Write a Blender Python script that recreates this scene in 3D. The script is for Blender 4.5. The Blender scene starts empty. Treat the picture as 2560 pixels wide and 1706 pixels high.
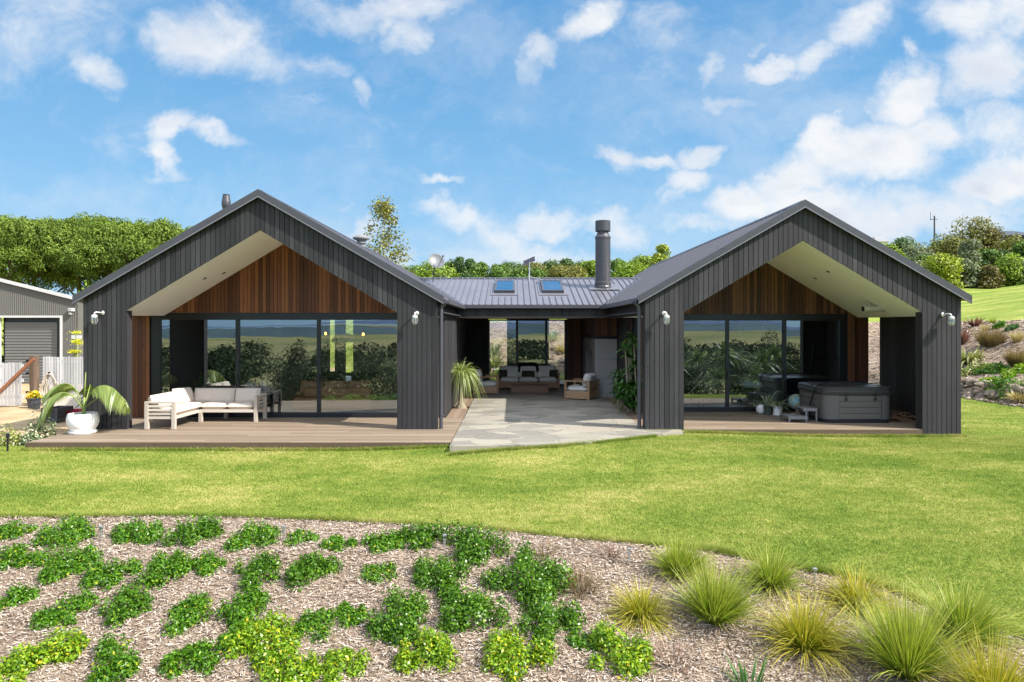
import bpy, math, random
import numpy as np
from mathutils import Vector, Matrix
R = math.radians
random.seed(7)
rng = np.random.default_rng(7)
scene = bpy.context.scene
col = scene.collection

# ------------------------------------------------------------------ camera
F = 1707.0; CX = 1280.0; HY = 815.0; EYE = 2.4       # focal length and horizon, in pixels of the 2560 px photograph
cam_data = bpy.data.cameras.new("camera"); cam = bpy.data.objects.new("camera", cam_data); col.objects.link(cam)
cam.location = (0, 0, EYE); cam.rotation_euler = (R(90), 0, 0)
cam_data.sensor_width = 36.0; cam_data.lens = 36.0 * F / 2560.0
cam_data.shift_y = -(853.0 - HY) / 2560.0
cam_data.clip_start = 0.1; cam_data.clip_end = 20000
scene.camera = cam

# ------------------------------------------------------------------ light and exposure
SUN = Vector((1.0, -0.42, 1.02)).normalized()
sl = bpy.data.lights.new("sun", 'SUN'); sl.energy = 3.95; sl.angle = R(0.5); sl.color = (1.0, 0.945, 0.86)
so = bpy.data.objects.new("sun", sl); col.objects.link(so)
so.location = (40, -20, 40); so.rotation_euler = SUN.to_track_quat('Z', 'Y').to_euler()
scene.view_settings.view_transform = 'Standard'; scene.view_settings.look = 'None'
scene.view_settings.exposure = 1.12; scene.view_settings.gamma = 1.0
scene.cycles.max_bounces = 8; scene.cycles.transparent_max_bounces = 12
scene.cycles.diffuse_bounces = 4; scene.cycles.glossy_bounces = 4; scene.cycles.transmission_bounces = 6
scene.cycles.caustics_reflective = False; scene.cycles.caustics_refractive = False
scene.cycles.use_denoising = True

# ------------------------------------------------------------------ node helpers
class NT:
    def __init__(s, tree): s.t = tree; s.n = tree.nodes; s.l = tree.links
    def node(s, typ, **kw):
        n = s.n.new(typ)
        for k, v in kw.items(): setattr(n, k, v)
        return n
    def link(s, a, b): s.l.new(a, b)
    def val(s, sock, v):
        if hasattr(v, 'links') or isinstance(v, bpy.types.NodeSocket): s.l.new(v, sock)
        else: sock.default_value = v
    def math(s, op, a, b=None, c=None, clamp=False):
        n = s.n.new('ShaderNodeMath'); n.operation = op; n.use_clamp = clamp
        s.val(n.inputs[0], a)
        if b is not None: s.val(n.inputs[1], b)
        if c is not None: s.val(n.inputs[2], c)
        return n.outputs[0]
    def vmath(s, op, a, b=None):
        n = s.n.new('ShaderNodeVectorMath'); n.operation = op
        s.val(n.inputs[0], a)
        if b is not None: s.val(n.inputs[1], b)
        return n.outputs['Value'] if op in ('LENGTH', 'DOT_PRODUCT', 'DISTANCE') else n.outputs[0]
    def noise(s, vec, scale, detail=4, rough=0.5, out=0, dist=0.0):
        n = s.n.new('ShaderNodeTexNoise')
        if vec is not None: s.l.new(vec, n.inputs['Vector'])
        n.inputs['Scale'].default_value = scale; n.inputs['Detail'].default_value = detail
        n.inputs['Roughness'].default_value = rough; n.inputs['Distortion'].default_value = dist
        return n.outputs[out]
    def ramp(s, fac, stops, interp='LINEAR'):
        n = s.n.new('ShaderNodeValToRGB'); cr = n.color_ramp; cr.interpolation = interp
        while len(cr.elements) < len(stops): cr.elements.new(0.5)
        for e, (p, c) in zip(cr.elements, stops):
            e.position = p; e.color = (c, c, c, 1) if isinstance(c, (int, float)) else (*c, 1)
        s.val(n.inputs[0], fac); return n.outputs[0]
    def mix(s, fac, a, b, mode='MIX'):
        n = s.n.new('ShaderNodeMix'); n.data_type = 'RGBA'; n.blend_type = mode
        s.val(n.inputs[0], fac)
        for sock, v in ((n.inputs[6], a), (n.inputs[7], b)):
            if isinstance(v, tuple): sock.default_value = (*v, 1) if len(v) == 3 else v
            else: s.val(sock, v)
        return n.outputs[2]
    def maprange(s, v, a, b, c=0.0, d=1.0, kind='SMOOTHSTEP'):
        n = s.n.new('ShaderNodeMapRange'); n.interpolation_type = kind
        s.val(n.inputs[0], v)
        for i, x in enumerate((a, b, c, d)): n.inputs[i + 1].default_value = x
        return n.outputs[0]
    def mapping(s, vec, loc=(0, 0, 0), rot=(0, 0, 0), scale=(1, 1, 1), typ='POINT'):
        n = s.n.new('ShaderNodeMapping'); n.vector_type = typ
        s.l.new(vec, n.inputs['Vector'])
        n.inputs['Location'].default_value = loc; n.inputs['Rotation'].default_value = rot; n.inputs['Scale'].default_value = scale
        return n.outputs[0]

# ------------------------------------------------------------------ sky (world)
world = bpy.data.worlds.new("World"); scene.world = world; world.use_nodes = True
W = NT(world.node_tree); W.n.clear()
wout = W.node('ShaderNodeOutputWorld'); bg = W.node('ShaderNodeBackground'); W.link(bg.outputs[0], wout.inputs[0])
sky = W.node('ShaderNodeTexSky', sky_type='NISHITA'); sky.sun_disc = False
sky.sun_elevation = math.asin(SUN.z); sky.sun_rotation = math.atan2(SUN.x, SUN.y)
sky.altitude = 0; sky.air_density = 1.0; sky.dust_density = 0.35; sky.ozone_density = 1.6
tc = W.node('ShaderNodeTexCoord'); sep = W.node('ShaderNodeSeparateXYZ'); W.link(tc.outputs['Generated'], sep.inputs[0])
dx, dy, dz = sep.outputs
ys = W.math('MAXIMUM', dy, 0.05)
cmb = W.node('ShaderNodeCombineXYZ'); W.link(W.math('DIVIDE', dx, ys), cmb.inputs[0]); W.link(W.math('DIVIDE', dz, ys), cmb.inputs[1])
uv0 = cmb.outputs[0]
wn = W.noise(uv0, 5.0, 4, 0.6, out=1); wo = W.vmath('SUBTRACT', wn, (0.5, 0.5, 0.5))
wsc = W.node('ShaderNodeVectorMath', operation='SCALE'); W.link(wo, wsc.inputs[0]); wsc.inputs['Scale'].default_value = 0.115
wn2 = W.noise(uv0, 22.0, 4, 0.65, out=1); wo2 = W.vmath('SUBTRACT', wn2, (0.5, 0.5, 0.5))
wsc2 = W.node('ShaderNodeVectorMath', operation='SCALE'); W.link(wo2, wsc2.inputs[0]); wsc2.inputs['Scale'].default_value = 0.045
uv = W.vmath('ADD', W.vmath('ADD', uv0, wsc.outputs[0]), wsc2.outputs[0])
# cloud puffs: centre and radii as tangents of direction (x to the right, y up), tilt, weight
CL = [(80,40,270,140,10,.62),(235,150,105,48,-40,.85),(285,200,60,36,-60,.7),
      (500,80,150,95,-15,1.0),(640,150,140,62,-20,.6),(800,165,100,40,-12,.55),(895,225,26,46,0,.6),(770,255,50,22,-20,.45),
      (980,25,230,55,3,.78),(1010,95,60,58,20,.75),(830,20,130,48,0,.6),
      (395,405,36,66,5,1.0),(440,330,70,32,25,.95),(540,345,85,30,-12,.85),(400,455,48,26,0,.6),
      (1100,465,46,14,-3,.75),(180,492,16,9,0,.45),(1190,75,60,20,0,.3),
      (1130,545,100,42,-8,.82),(1250,590,110,55,-25,.75),(1370,565,110,42,10,.85),(1530,570,120,46,-10,.85),(930,570,90,30,10,.72),(860,520,70,18,8,.5),
      (1320,640,300,46,0,.75),(1010,640,110,30,0,.55),
      (1470,45,105,52,28,1.05),(1650,55,130,75,10,.5),(1610,160,90,60,0,.42),(1345,120,50,55,20,.75),(1325,190,36,50,0,.5),
      (1770,160,36,75,-15,.62),(1790,255,78,34,20,.75),(1850,240,95,28,12,.7),(1920,155,85,36,20,.85),(2050,135,90,45,15,.7),(2150,60,95,62,20,.85),(2265,145,32,34,0,.7),(1900,95,60,16,30,.5),
      (1540,395,55,32,-30,.85),(1625,420,75,24,-25,.8),(1745,405,85,26,25,.85),(1720,470,80,33,18,.9),(1690,505,60,18,30,.6),
      (2180,390,210,88,8,1.25),(2260,245,110,78,25,1.2),(2070,350,90,45,20,1.1),(1990,430,120,65,20,1.15),(1850,515,110,58,8,1.15),(2040,530,220,80,0,1.1),(2330,345,110,60,0,1.1),(2200,540,260,75,0,.95),
      (2470,190,130,95,15,1.1),(2430,60,120,70,0,.85),(2540,30,80,70,0,.9),(2500,330,120,80,0,.9),(2500,470,140,75,20,1.15),(2400,540,160,70,0,.95),(1780,570,170,30,0,.6)]
acc = None
for (px, py, rx, ry, rot, w) in CL:
    m = W.mapping(uv, ((px - CX) / F, (HY - py) / F, 0), (0, 0, R(rot)), (rx * 1.75 / F, ry * 1.75 / F, 1), 'TEXTURE')
    ln = W.vmath('LENGTH', m)
    d = W.math('MULTIPLY', W.maprange(ln, 1.0, 0.0, 0, 1, 'SMOOTHERSTEP'), w)
    if acc is None: acc = d
    else:
        n = W.node('ShaderNodeMath', operation='SMOOTH_MAX'); W.link(acc, n.inputs[0]); W.link(d, n.inputs[1]); n.inputs[2].default_value = 0.15; acc = n.outputs[0]
fb = W.noise(W.mapping(uv0, scale=(1, 1.5, 1)), 8.0, 9, 0.66, dist=0.5)
fb2 = W.noise(uv, 30.0, 6, 0.6)
dens = W.math('ADD', acc, W.math('MULTIPLY', W.math('SUBTRACT', fb, 0.53), 1.35))
dens = W.math('ADD', dens, W.math('MULTIPLY', W.math('SUBTRACT', fb2, 0.5), 0.34))
front = W.maprange(dy, 0.06, 0.2)
veil = W.math('MULTIPLY', W.maprange(W.noise(W.mapping(uv, loc=(5.2, .4, 0), scale=(1, 1.7, 1)), 2.6, 7, 0.62), 0.44, 0.72), 0.34)
cov = W.math('MULTIPLY', W.math('MAXIMUM', W.maprange(dens, 0.02, 1.12, 0, 0.96), veil), front)
# cloud shading painted in: noise greys the puffs, more where they are dense
thick = W.maprange(dens, 0.75, 1.35)
gn = W.noise(W.mapping(uv0, loc=(3.1, 1.7, 0), scale=(1, 1.6, 1)), 5.5, 5, 0.55)
shade = W.math('MULTIPLY', W.maprange(gn, 0.42, 0.66), W.math('ADD', W.math('MULTIPLY', thick, 0.6), 0.35))
ccol = W.mix(shade, (3.12, 3.16, 3.22), (2.15, 2.36, 2.78))
skyc = W.mix(1.0, sky.outputs[0], (1.0, 1.13, 1.16), 'MULTIPLY')
band = W.ramp(dz, [(0.0, (1.25, 2.10, 2.92)), (0.16, (.88, 1.80, 2.80)), (0.34, (.50, 1.36, 2.48)), (0.5, (.37, 1.10, 2.2))])
skyc = W.mix(W.maprange(dz, 0.48, 0.8, 0.95, 0.0), skyc, band)
# bright broken cloud added out of view, overhead and behind, to fill the shade
zs = W.math('MAXIMUM', dz, 0.08); cb = W.node('ShaderNodeCombineXYZ'); W.link(W.math('DIVIDE', dx, zs), cb.inputs[0]); W.link(W.math('DIVIDE', dy, zs), cb.inputs[1])
over = W.maprange(W.noise(cb.outputs[0], 1.1, 5, 0.6), 0.40, 0.56)
region = W.math('MAXIMUM', W.maprange(dz, 0.55, 0.75), W.math('MULTIPLY', W.maprange(dy, 0.05, -0.25), W.maprange(dz, 0.10, 0.3)))
skyc = W.mix(W.math('MULTIPLY', W.math('MULTIPLY', over, region), 0.85), skyc, (8.4, 8.5, 8.8))
W.link(W.mix(cov, skyc, ccol), bg.inputs[0]); bg.inputs[1].default_value = 0.14

# ------------------------------------------------------------------ materials
MATS = {}
def mat(name):
    m = bpy.data.materials.new(name); m.use_nodes = True
    T = NT(m.node_tree); T.n.clear(); out = T.node('ShaderNodeOutputMaterial'); MATS[name] = m
    return m, T, out
def bsdf(T, out, color, rough=0.6, metal=0.0, normal=None, spec=0.5, **kw):
    b = T.node('ShaderNodeBsdfPrincipled')
    if isinstance(color, tuple): b.inputs['Base Color'].default_value = (*color, 1)
    else: T.link(color, b.inputs['Base Color'])
    T.val(b.inputs['Roughness'], rough); b.inputs['Metallic'].default_value = metal
    b.inputs['Specular IOR Level'].default_value = spec
    if normal is not None: T.link(normal, b.inputs['Normal'])
    for k, v in kw.items(): T.val(b.inputs[k], v)
    T.link(b.outputs[0], out.inputs[0]); return b
def bump(T, h, strength=0.3, dist=0.01):
    n = T.node('ShaderNodeBump'); T.link(h, n.inputs['Height']); n.inputs['Strength'].default_value = strength; n.inputs['Distance'].default_value = dist
    return n.outputs[0]
def pos(T): return T.node('ShaderNodeNewGeometry').outputs['Position']
def island(T): return T.node('ShaderNodeNewGeometry').outputs['Random Per Island']
def scl(c, k): return tuple(min(1, x * k) for x in c)

def painted(name, c, rough=0.5, metal=0.0, var=0.12, bumpk=0.05, spec=0.5, scale=6):
    m, T, out = mat(name); p = pos(T)
    n = T.noise(p, scale, 5, 0.6)
    cc = T.mix(n, scl(c, 1 - var), scl(c, 1 + var))
    bsdf(T, out, cc, T.maprange(n, 0.3, 0.7, rough * 0.85, min(1, rough * 1.12), 'LINEAR'), metal, bump(T, T.noise(p, 60, 3), bumpk, 0.003), spec); return m
def boards(name, c0, c1, c2, axis='Z', rough=0.7, spec=0.35, bk=0.25, knots=False, iv=1.0):
    """timber: grain stretched along the board, each loose board its own tone"""
    m, T, out = mat(name); p = pos(T); r = island(T)
    st = {'Z': (30, 30, 1.3), 'X': (1.3, 30, 30), 'Y': (30, 1.3, 30)}[axis]
    off = T.node('ShaderNodeCombineXYZ')
    for i in range(3): T.link(T.math('MULTIPLY', r, 13.7 + 5 * i), off.inputs[i])
    pv = T.vmath('ADD', p, off.outputs[0])
    g = T.noise(T.mapping(pv, scale=st), 1.6, 6, 0.62, dist=0.6)
    v = T.math('ADD', T.math('MULTIPLY', T.math('SUBTRACT', g, 0.5), 0.75), T.math('ADD', T.math('MULTIPLY', T.math('SUBTRACT', r, 0.5), 0.75 * iv), 0.5))
    cc = T.ramp(v, [(0.05, c0), (0.5, c1), (0.95, c2)])
    if name.startswith('black'):      # weathering: slow tone drift and scattered pale flecks
        cc = T.mix(1.0, cc, T.ramp(T.noise(T.mapping(p, scale=(1, 1, .35)), 1.1, 4, .6), [(.3, .72), (.7, 1.3)]), 'MULTIPLY')
        cc = T.mix(T.maprange(T.noise(T.mapping(pv, scale=(26, 26, 11)), 1.0, 2, .5), .66, .80, 0, .55), cc, (.105, .105, .112))
    if knots:
        k = T.node('ShaderNodeTexVoronoi'); T.link(T.mapping(pv, scale={'Z': (9, 9, 3.2), 'X': (3.2, 9, 9), 'Y': (9, 3.2, 9)}[axis]), k.inputs['Vector']); k.inputs['Scale'].default_value = 1.0
        cc = T.mix(T.maprange(k.outputs['Distance'], 0.17, 0.06, 0, 0.75), cc, scl(c0, 0.45))
    bsdf(T, out, cc, T.maprange(g, 0.3, 0.7, rough * 0.9, min(1, rough * 1.1), 'LINEAR'), 0, bump(T, g, bk, 0.004), spec); return m
def leafy(name, stops, rough=0.45, transl=0.3, spec=0.5):
    m, T, out = mat(name)
    a = T.node('ShaderNodeAttribute'); a.attribute_name = 'rnd'
    cc = T.ramp(a.outputs['Fac'], stops)
    b = T.node('ShaderNodeBsdfPrincipled'); T.link(cc, b.inputs['Base Color']); b.inputs['Roughness'].default_value = rough; b.inputs['Specular IOR Level'].default_value = spec
    t = T.node('ShaderNodeBsdfTranslucent'); T.link(T.mix(1.0, cc, (1.15, 1.25, 0.55), 'MULTIPLY'), t.inputs[0])
    mx = T.node('ShaderNodeMixShader'); mx.inputs[0].default_value = transl
    T.link(b.outputs[0], mx.inputs[1]); T.link(t.outputs[0], mx.inputs[2]); T.link(mx.outputs[0], out.inputs[0]); return m

M = {}
M['black_timber'] = boards('black_timber', (.015, .0145, .0165), (.028, .027, .030), (.050, .048, .052), 'Z', 0.62, 0.4, 0.45, iv=0.75)
M['black_timber_dark'] = boards('black_timber_dark', (.016, .015, .015), (.024, .022, .021), (.034, .030, .028), 'Z', 0.65, 0.35, 0.35)
M['cedar'] = boards('cedar', (.050, .015, .007), (.135, .043, .016), (.26, .098, .036), 'Z', 0.55, 0.4, 0.3, knots=True)
M['cedar_red'] = boards('cedar_red', (.028, .011, .007), (.095, .036, .018), (.20, .085, .042), 'Z', 0.55, 0.4, 0.3)
M['deck'] = boards('deck', (.150, .110, .076), (.225, .172, .122), (.305, .242, .18), 'X', 0.7, 0.3, 0.3, iv=0.7)
M['deck_y'] = boards('deck_y', (.150, .103, .070), (.222, .157, .110), (.30, .22, .158), 'Y', 0.7, 0.3, 0.3, iv=0.7)
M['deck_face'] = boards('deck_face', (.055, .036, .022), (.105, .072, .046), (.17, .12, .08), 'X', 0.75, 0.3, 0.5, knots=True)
M['teak'] = boards('teak', (.30, .18, .10), (.42, .26, .15), (.52, .34, .21), 'X', 0.55, 0.4, 0.2)
M['weathered'] = boards('weathered', (.36, .31, .26), (.50, .44, .37), (.62, .56, .49), 'X', 0.7, 0.3, 0.25)
M['mahogany'] = boards('mahogany', (.20, .10, .065), (.27, .145, .095), (.34, .19, .13), 'X', 0.5, 0.4, 0.2)
M['paling'] = boards('paling', (.34, .335, .335), (.50, .495, .50), (.62, .615, .62), 'Z', 0.85, 0.2, 0.4)
M['old_post'] = boards('old_post', (.05, .030, .02), (.12, .08, .056), (.24, .18, .135), 'Z', 0.9, 0.2, 0.9, knots=True)
M['rust_timber'] = boards('rust_timber', (.15, .055, .025), (.21, .08, .036), (.27, .11, .055), 'X', 0.7, 0.3, 0.3)
M['dark_crate'] = boards('dark_crate', (.045, .045, .05), (.075, .075, .08), (.12, .12, .125), 'X', 0.8, 0.3, 0.4)
M['roof_metal'] = painted('roof_metal', (.135, .134, .158), 0.42, 0.0, 0.10, 0.03, 0.6, 1.2)
M['flashing'] = painted('flashing', (.060, .061, .072), 0.4, 0.0, 0.08, 0.03, 0.5)
M['bright_edge'] = painted('bright_edge', (.20, .20, .225), 0.35, 0.2, 0.05, 0.02)
M['flue_metal'] = painted('flue_metal', (.075, .075, .082), 0.38, 0.35, 0.10, 0.03)
M['frame_black'] = painted('frame_black', (.012, .013, .017), 0.35, 0.0, 0.1, 0.01)
M['soffit'] = painted('soffit', (.84, .80, .865), 0.85, 0.0, 0.03, 0.02, 0.2, 1.5)  # white tinted towards magenta to offset green light bounced off the lawn
M['white_paint'] = painted('white_paint', (.82, .80, .76), 0.5, 0.0, 0.03)
M['galvanised'] = painted('galvanised', (.62, .62, .60), 0.4, 0.4, 0.08)
M['vent_metal'] = painted('vent_metal', (.22, .22, .22), 0.5, 0.1, 0.08)
M['steel'] = painted('steel', (.55, .56, .58), 0.3, 0.8, 0.08)
M['shed_metal'] = painted('shed_metal', (.125, .122, .112), 0.5, 0.0, 0.05, 0.02, 0.4, 0.8)
M['shed_roof'] = painted('shed_roof', (.24, .24, .25), 0.45, 0.1, 0.1)
M['roller_metal'] = painted('roller_metal', (.15, .15, .146), 0.45, 0.0, 0.05, 0.02)
M['white_trim'] = painted('white_trim', (.56, .56, .56), 0.5, 0.0, 0.05)
M['cushion_cream'] = painted('cushion_cream', (.60, .525, .455), 0.95, 0, 0.03, 0.25, 0.1, 3)
M['cushion_white'] = painted('cushion_white', (.80, .785, .755), 0.95, 0, 0.03, 0.25, 0.1, 3)
M['cushion_olive'] = painted('cushion_olive', (.06, .062, .038), 0.95, 0, 0.08, 0.3, 0.1, 8)
M['throw_black'] = painted('throw_black', (.012, .012, .016), 0.95, 0, 0.1, 0.3, 0.1)
M['leather'] = painted('leather', (.38, .19, .095), 0.45, 0, 0.15, 0.15)
M['ceramic_white'] = painted('ceramic_white', (.86, .86, .85), 0.28, 0, 0.02, 0.01)
M['ceramic_green'] = painted('ceramic_green', (.075, .10, .07), 0.5, 0, 0.05, 0.02)
M['pot_dark'] = painted('pot_dark', (.045, .05, .06), 0.5, 0, 0.1, 0.02)
M['soil'] = painted('soil', (.10, .065, .04), 0.95, 0, 0.3, 0.8, 0.1, 30)
M['tub_panel'] = boards('tub_panel', (.105, .098, .09), (.13, .122, .112), (.155, .145, .134), 'X', 0.6, 0.3, 0.15)
M['tub_corner'] = painted('tub_corner', (.105, .102, .102), 0.45, 0, 0.05, 0.02)
M['tub_base'] = painted('tub_base', (.015, .015, .018), 0.5, 0, 0.1)
M['vinyl'] = painted('vinyl', (.034, .035, .041), 0.35, 0, 0.12, 0.12, 0.5, 3)
M['grey_plastic'] = painted('grey_plastic', (.17, .175, .185), 0.5, 0, 0.06, 0.02)
M['concrete'] = painted('concrete', (.40, .385, .38), 0.85, 0, 0.14, 0.15, 0.2, 2.5)
M['trough'] = painted('trough', (.62, .57, .50), 0.85, 0, 0.12, 0.2, 0.2, 6)
M['red_plastic'] = painted('red_plastic', (.30, .012, .025), 0.4, 0, 0.05)
M['hose'] = painted('hose', (.58, .50, .40), 0.6, 0, 0.05)
M['antenna'] = painted('antenna', (.36, .37, .43), 0.4, 0, 0.04)
M['dish'] = painted('dish', (.13, .14, .145), 0.45, 0.1, 0.08)
M['bark'] = painted('bark', (.13, .09, .065), 0.95, 0, 0.4, 0.6, 0.1, 9)
M['bark_pale'] = painted('bark_pale', (.33, .28, .20), 0.9, 0, 0.25, 0.5, 0.1, 9)
M['stem_green'] = painted('stem_green', (.20, .26, .06), 0.5, 0, 0.2)
M['twig'] = painted('twig', (.22, .13, .08), 0.9, 0, 0.3, 0.4, 0.1, 12)
M['dark_fabric'] = painted('dark_fabric', (.012, .014, .014), 0.8, 0, 0.2, 0.2, 0.2)
M['pillow_blue'] = painted('pillow_blue', (.42, .55, .62), 0.9, 0, 0.05, 0.2, 0.1)
M['room_wall'] = painted('room_wall', (.42, .40, .38), 0.9, 0, 0.03)
M['room_floor'] = painted('room_floor', (.55, .56, .53), 0.35, 0, 0.08)
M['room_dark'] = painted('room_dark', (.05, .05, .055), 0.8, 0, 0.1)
M['screen'] = painted('screen', (.006, .006, .008), 0.2, 0, 0.05)

def glass(name, refl, tint, rcol):
    m, T, out = mat(name)
    tr = T.node('ShaderNodeBsdfTransparent'); tr.inputs[0].default_value = (*tint, 1)
    gl = T.node('ShaderNodeBsdfGlossy'); gl.inputs[0].default_value = (*rcol, 1); gl.inputs['Roughness'].default_value = 0.0
    fr = T.node('ShaderNodeLayerWeight'); fr.inputs[0].default_value = 0.5
    fac = T.math('ADD', T.math('MULTIPLY', T.math('POWER', fr.outputs['Facing'], 3.0), 0.5), refl, clamp=True)
    wv = T.noise(pos(T), 0.9, 2, 0.5)
    nb = bump(T, wv, 0.05, 0.02); T.link(nb, gl.inputs['Normal'])
    mx = T.node('ShaderNodeMixShader'); T.link(fac, mx.inputs[0]); T.link(tr.outputs[0], mx.inputs[1]); T.link(gl.outputs[0], mx.inputs[2])
    T.link(mx.outputs[0], out.inputs[0]); return m
M['glass'] = glass('glass', 0.36, (.96, .98, .96), (.86, .95, 1.0))
M['glass_clear'] = glass('glass_clear', 0.12, (.80, .83, .80), (.95, .97, 1.0))
M['glass_sky'] = glass('glass_sky', 0.55, (.35, .40, .42), (.85, .95, 1.0))
M['lamp_glass'] = glass('lamp_glass', 0.25, (.75, .80, .82), (1, 1, 1))
m, T, out = mat('lit_bulb'); e = T.node('ShaderNodeEmission'); e.inputs[0].default_value = (1, .36, .05, 1); e.inputs[1].default_value = 6; T.link(e.outputs[0], out.inputs[0]); M['lit_bulb'] = m
m, T, out = mat('ball'); p = T.node('ShaderNodeTexCoord').outputs['Object']
bsdf(T, out, T.ramp(T.noise(p, 7, 4), [(.47, (.16, .42, .55)), (.52, (.55, .52, .42)), (.6, (.35, .42, .25))]), 0.3); M['ball'] = m

# ground covers
def lawn_colour(T, p):
    n1 = T.noise(T.mapping(p, scale=(0.55, 1.3, 1)), 0.55, 5, 0.6); n2 = T.noise(T.mapping(p, rot=(0, 0, .4), scale=(1, 2.2, 1)), 2.6, 6, 0.7); n3 = T.noise(p, 14, 4, 0.7)
    v = T.math('ADD', T.math('MULTIPLY', n1, 0.50), T.math('ADD', T.math('MULTIPLY', n2, 0.33), T.math('MULTIPLY', n3, 0.17)))
    return v
m, T, out = mat('lawn'); p = pos(T); v = lawn_colour(T, p)
cc = T.ramp(v, [(.34, (.080, .150, .022)), (.45, (.165, .235, .036)), (.54, (.265, .300, .062)), (.64, (.47, .42, .16))])
fine = T.noise(p, 90, 3, 0.8)
cc = T.mix(1.0, cc, T.ramp(fine, [(.25, .72), (.75, 1.25)]), 'MULTIPLY')
bsdf(T, out, cc, 0.9, 0, bump(T, T.math('ADD', fine, T.noise(p, 25, 3)), 0.7, 0.03), 0.1); M['lawn'] = m
m, T, out = mat('grass_blade'); p = pos(T); v = lawn_colour(T, p)
a = T.node('ShaderNodeAttribute'); a.attribute_name = 'rnd'
v = T.math('ADD', v, T.math('MULTIPLY', T.math('SUBTRACT', a.outputs['Fac'], 0.5), 0.20))
cc = T.ramp(v, [(.32, (.090, .180, .022)), (.44, (.205, .290, .040)), (.54, (.335, .380, .074)), (.66, (.60, .53, .22))])
b = T.node('ShaderNodeBsdfPrincipled'); T.link(cc, b.inputs['Base Color']); b.inputs['Roughness'].default_value = .6; b.inputs['Specular IOR Level'].default_value = .25
t = T.node('ShaderNodeBsdfTranslucent'); T.link(cc, t.inputs[0]); mx = T.node('ShaderNodeMixShader'); mx.inputs[0].default_value = .35
T.link(b.outputs[0], mx.inputs[1]); T.link(t.outputs[0], mx.inputs[2]); T.link(mx.outputs[0], out.inputs[0]); M['grass_blade'] = m
m, T, out = mat('mulch'); p = pos(T); n1 = T.noise(p, 1.4, 4, 0.6); n2 = T.noise(T.mapping(p, rot=(0, 0, .6), scale=(1, 3, 1)), 26, 5, 0.75)
cc = T.ramp(T.math('ADD', T.math('MULTIPLY', n1, .3), T.math('MULTIPLY', n2, .7)), [(.3, (.11, .075, .05)), (.48, (.27, .20, .145)), (.66, (.42, .335, .255))])
bsdf(T, out, cc, 0.95, 0, bump(T, n2, 0.9, 0.03), 0.1); M['mulch'] = m
M['chip'] = leafy('chip', [(0, (.12, .085, .06)), (.25, (.31, .235, .175)), (.58, (.48, .385, .30)), (.84, (.58, .495, .42)), (1, (.42, .39, .37))], 0.9, 0.0, 0.15)
m, T, out = mat('gravel'); p = pos(T); vo = T.node('ShaderNodeTexVoronoi'); T.link(p, vo.inputs['Vector']); vo.inputs['Scale'].default_value = 22
cc = T.ramp(T.math('ADD', T.math('MULTIPLY', T.noise(p, 1.3, 4), .5), T.math('MULTIPLY', T.noise(p, 30, 3), .5)), [(.3, (.26, .185, .10)), (.5, (.40, .295, .17)), (.7, (.52, .42, .27))])
bsdf(T, out, cc, 0.95, 0, bump(T, T.math('ADD', vo.outputs['Distance'], T.noise(p, 8, 3)), 0.7, 0.03), 0.1); M['gravel'] = m
m, T, out = mat('flagstone'); p = pos(T)
wp = T.vmath('ADD', T.mapping(p, scale=(.9, 1.5, 0)), T.vmath('MULTIPLY', T.noise(p, 1.6, 3, 0.6, out=1), (.7, .5, 0)))
v1 = T.node('ShaderNodeTexVoronoi'); v1.feature = 'DISTANCE_TO_EDGE'; T.link(wp, v1.inputs['Vector']); v1.inputs['Scale'].default_value = 1.5
v2 = T.node('ShaderNodeTexVoronoi'); T.link(wp, v2.inputs['Vector']); v2.inputs['Scale'].default_value = 1.5
sx = T.node('ShaderNodeSeparateXYZ'); T.link(v2.outputs['Color'], sx.inputs[0])
nn = T.noise(T.mapping(p, scale=(1, 2.5, 1)), 3.5, 6, 0.65)
cc = T.ramp(T.math('ADD', T.math('MULTIPLY', sx.outputs[0], .6), T.math('MULTIPLY', nn, .45)), [(.15, (.165, .156, .134)), (.45, (.240, .224, .187)), (.7, (.31, .284, .23)), (.95, (.27, .234, .182))])
edge = T.maprange(v1.outputs['Distance'], 0.006, 0.022)
cc = T.mix(T.math('ADD', T.math('MULTIPLY', edge, .55), .45), (.12, .108, .085), cc)
bsdf(T, out, cc, 0.75, 0, bump(T, T.math('ADD', T.math('MULTIPLY', edge, .8), T.math('MULTIPLY', nn, .6)), 0.5, 0.02), 0.3); M['flagstone'] = m
m, T, out = mat('rock'); p = pos(T); r = island(T); oi = T.node('ShaderNodeObjectInfo').outputs['Random']
cc = T.ramp(T.math('ADD', T.math('MULTIPLY', T.noise(p, 9, 5, .65), .7), T.math('MULTIPLY', oi, .4)), [(.25, (.085, .062, .048)), (.5, (.18, .14, .11)), (.8, (.33, .28, .23))])
bsdf(T, out, cc, 0.9, 0, bump(T, T.noise(p, 22, 5, .7), .6, .03), .2); M['rock'] = m
m, T, out = mat('far_meadow'); p = pos(T)
bsdf(T, out, T.ramp(T.noise(p, .02, 5), [(.35, (.095, .115, .045)), (.6, (.22, .20, .09))]), .95, spec=.05); M['far_meadow'] = m
m, T, out = mat('hazy_forest'); p = pos(T)
bsdf(T, out, T.ramp(T.noise(p, .012, 6), [(.35, (.035, .06, .07)), (.65, (.07, .105, .12))]), .95, spec=.05); M['hazy_forest'] = m  # distance haze mixed into the forest colour as blue
m, T, out = mat('hazy_range'); p = pos(T)
bsdf(T, out, T.ramp(T.noise(p, .004, 6), [(.35, (.055, .085, .15)), (.65, (.085, .125, .20))]), .95, spec=.05); M['hazy_range'] = m  # distance haze painted in as a blue base colour

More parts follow.
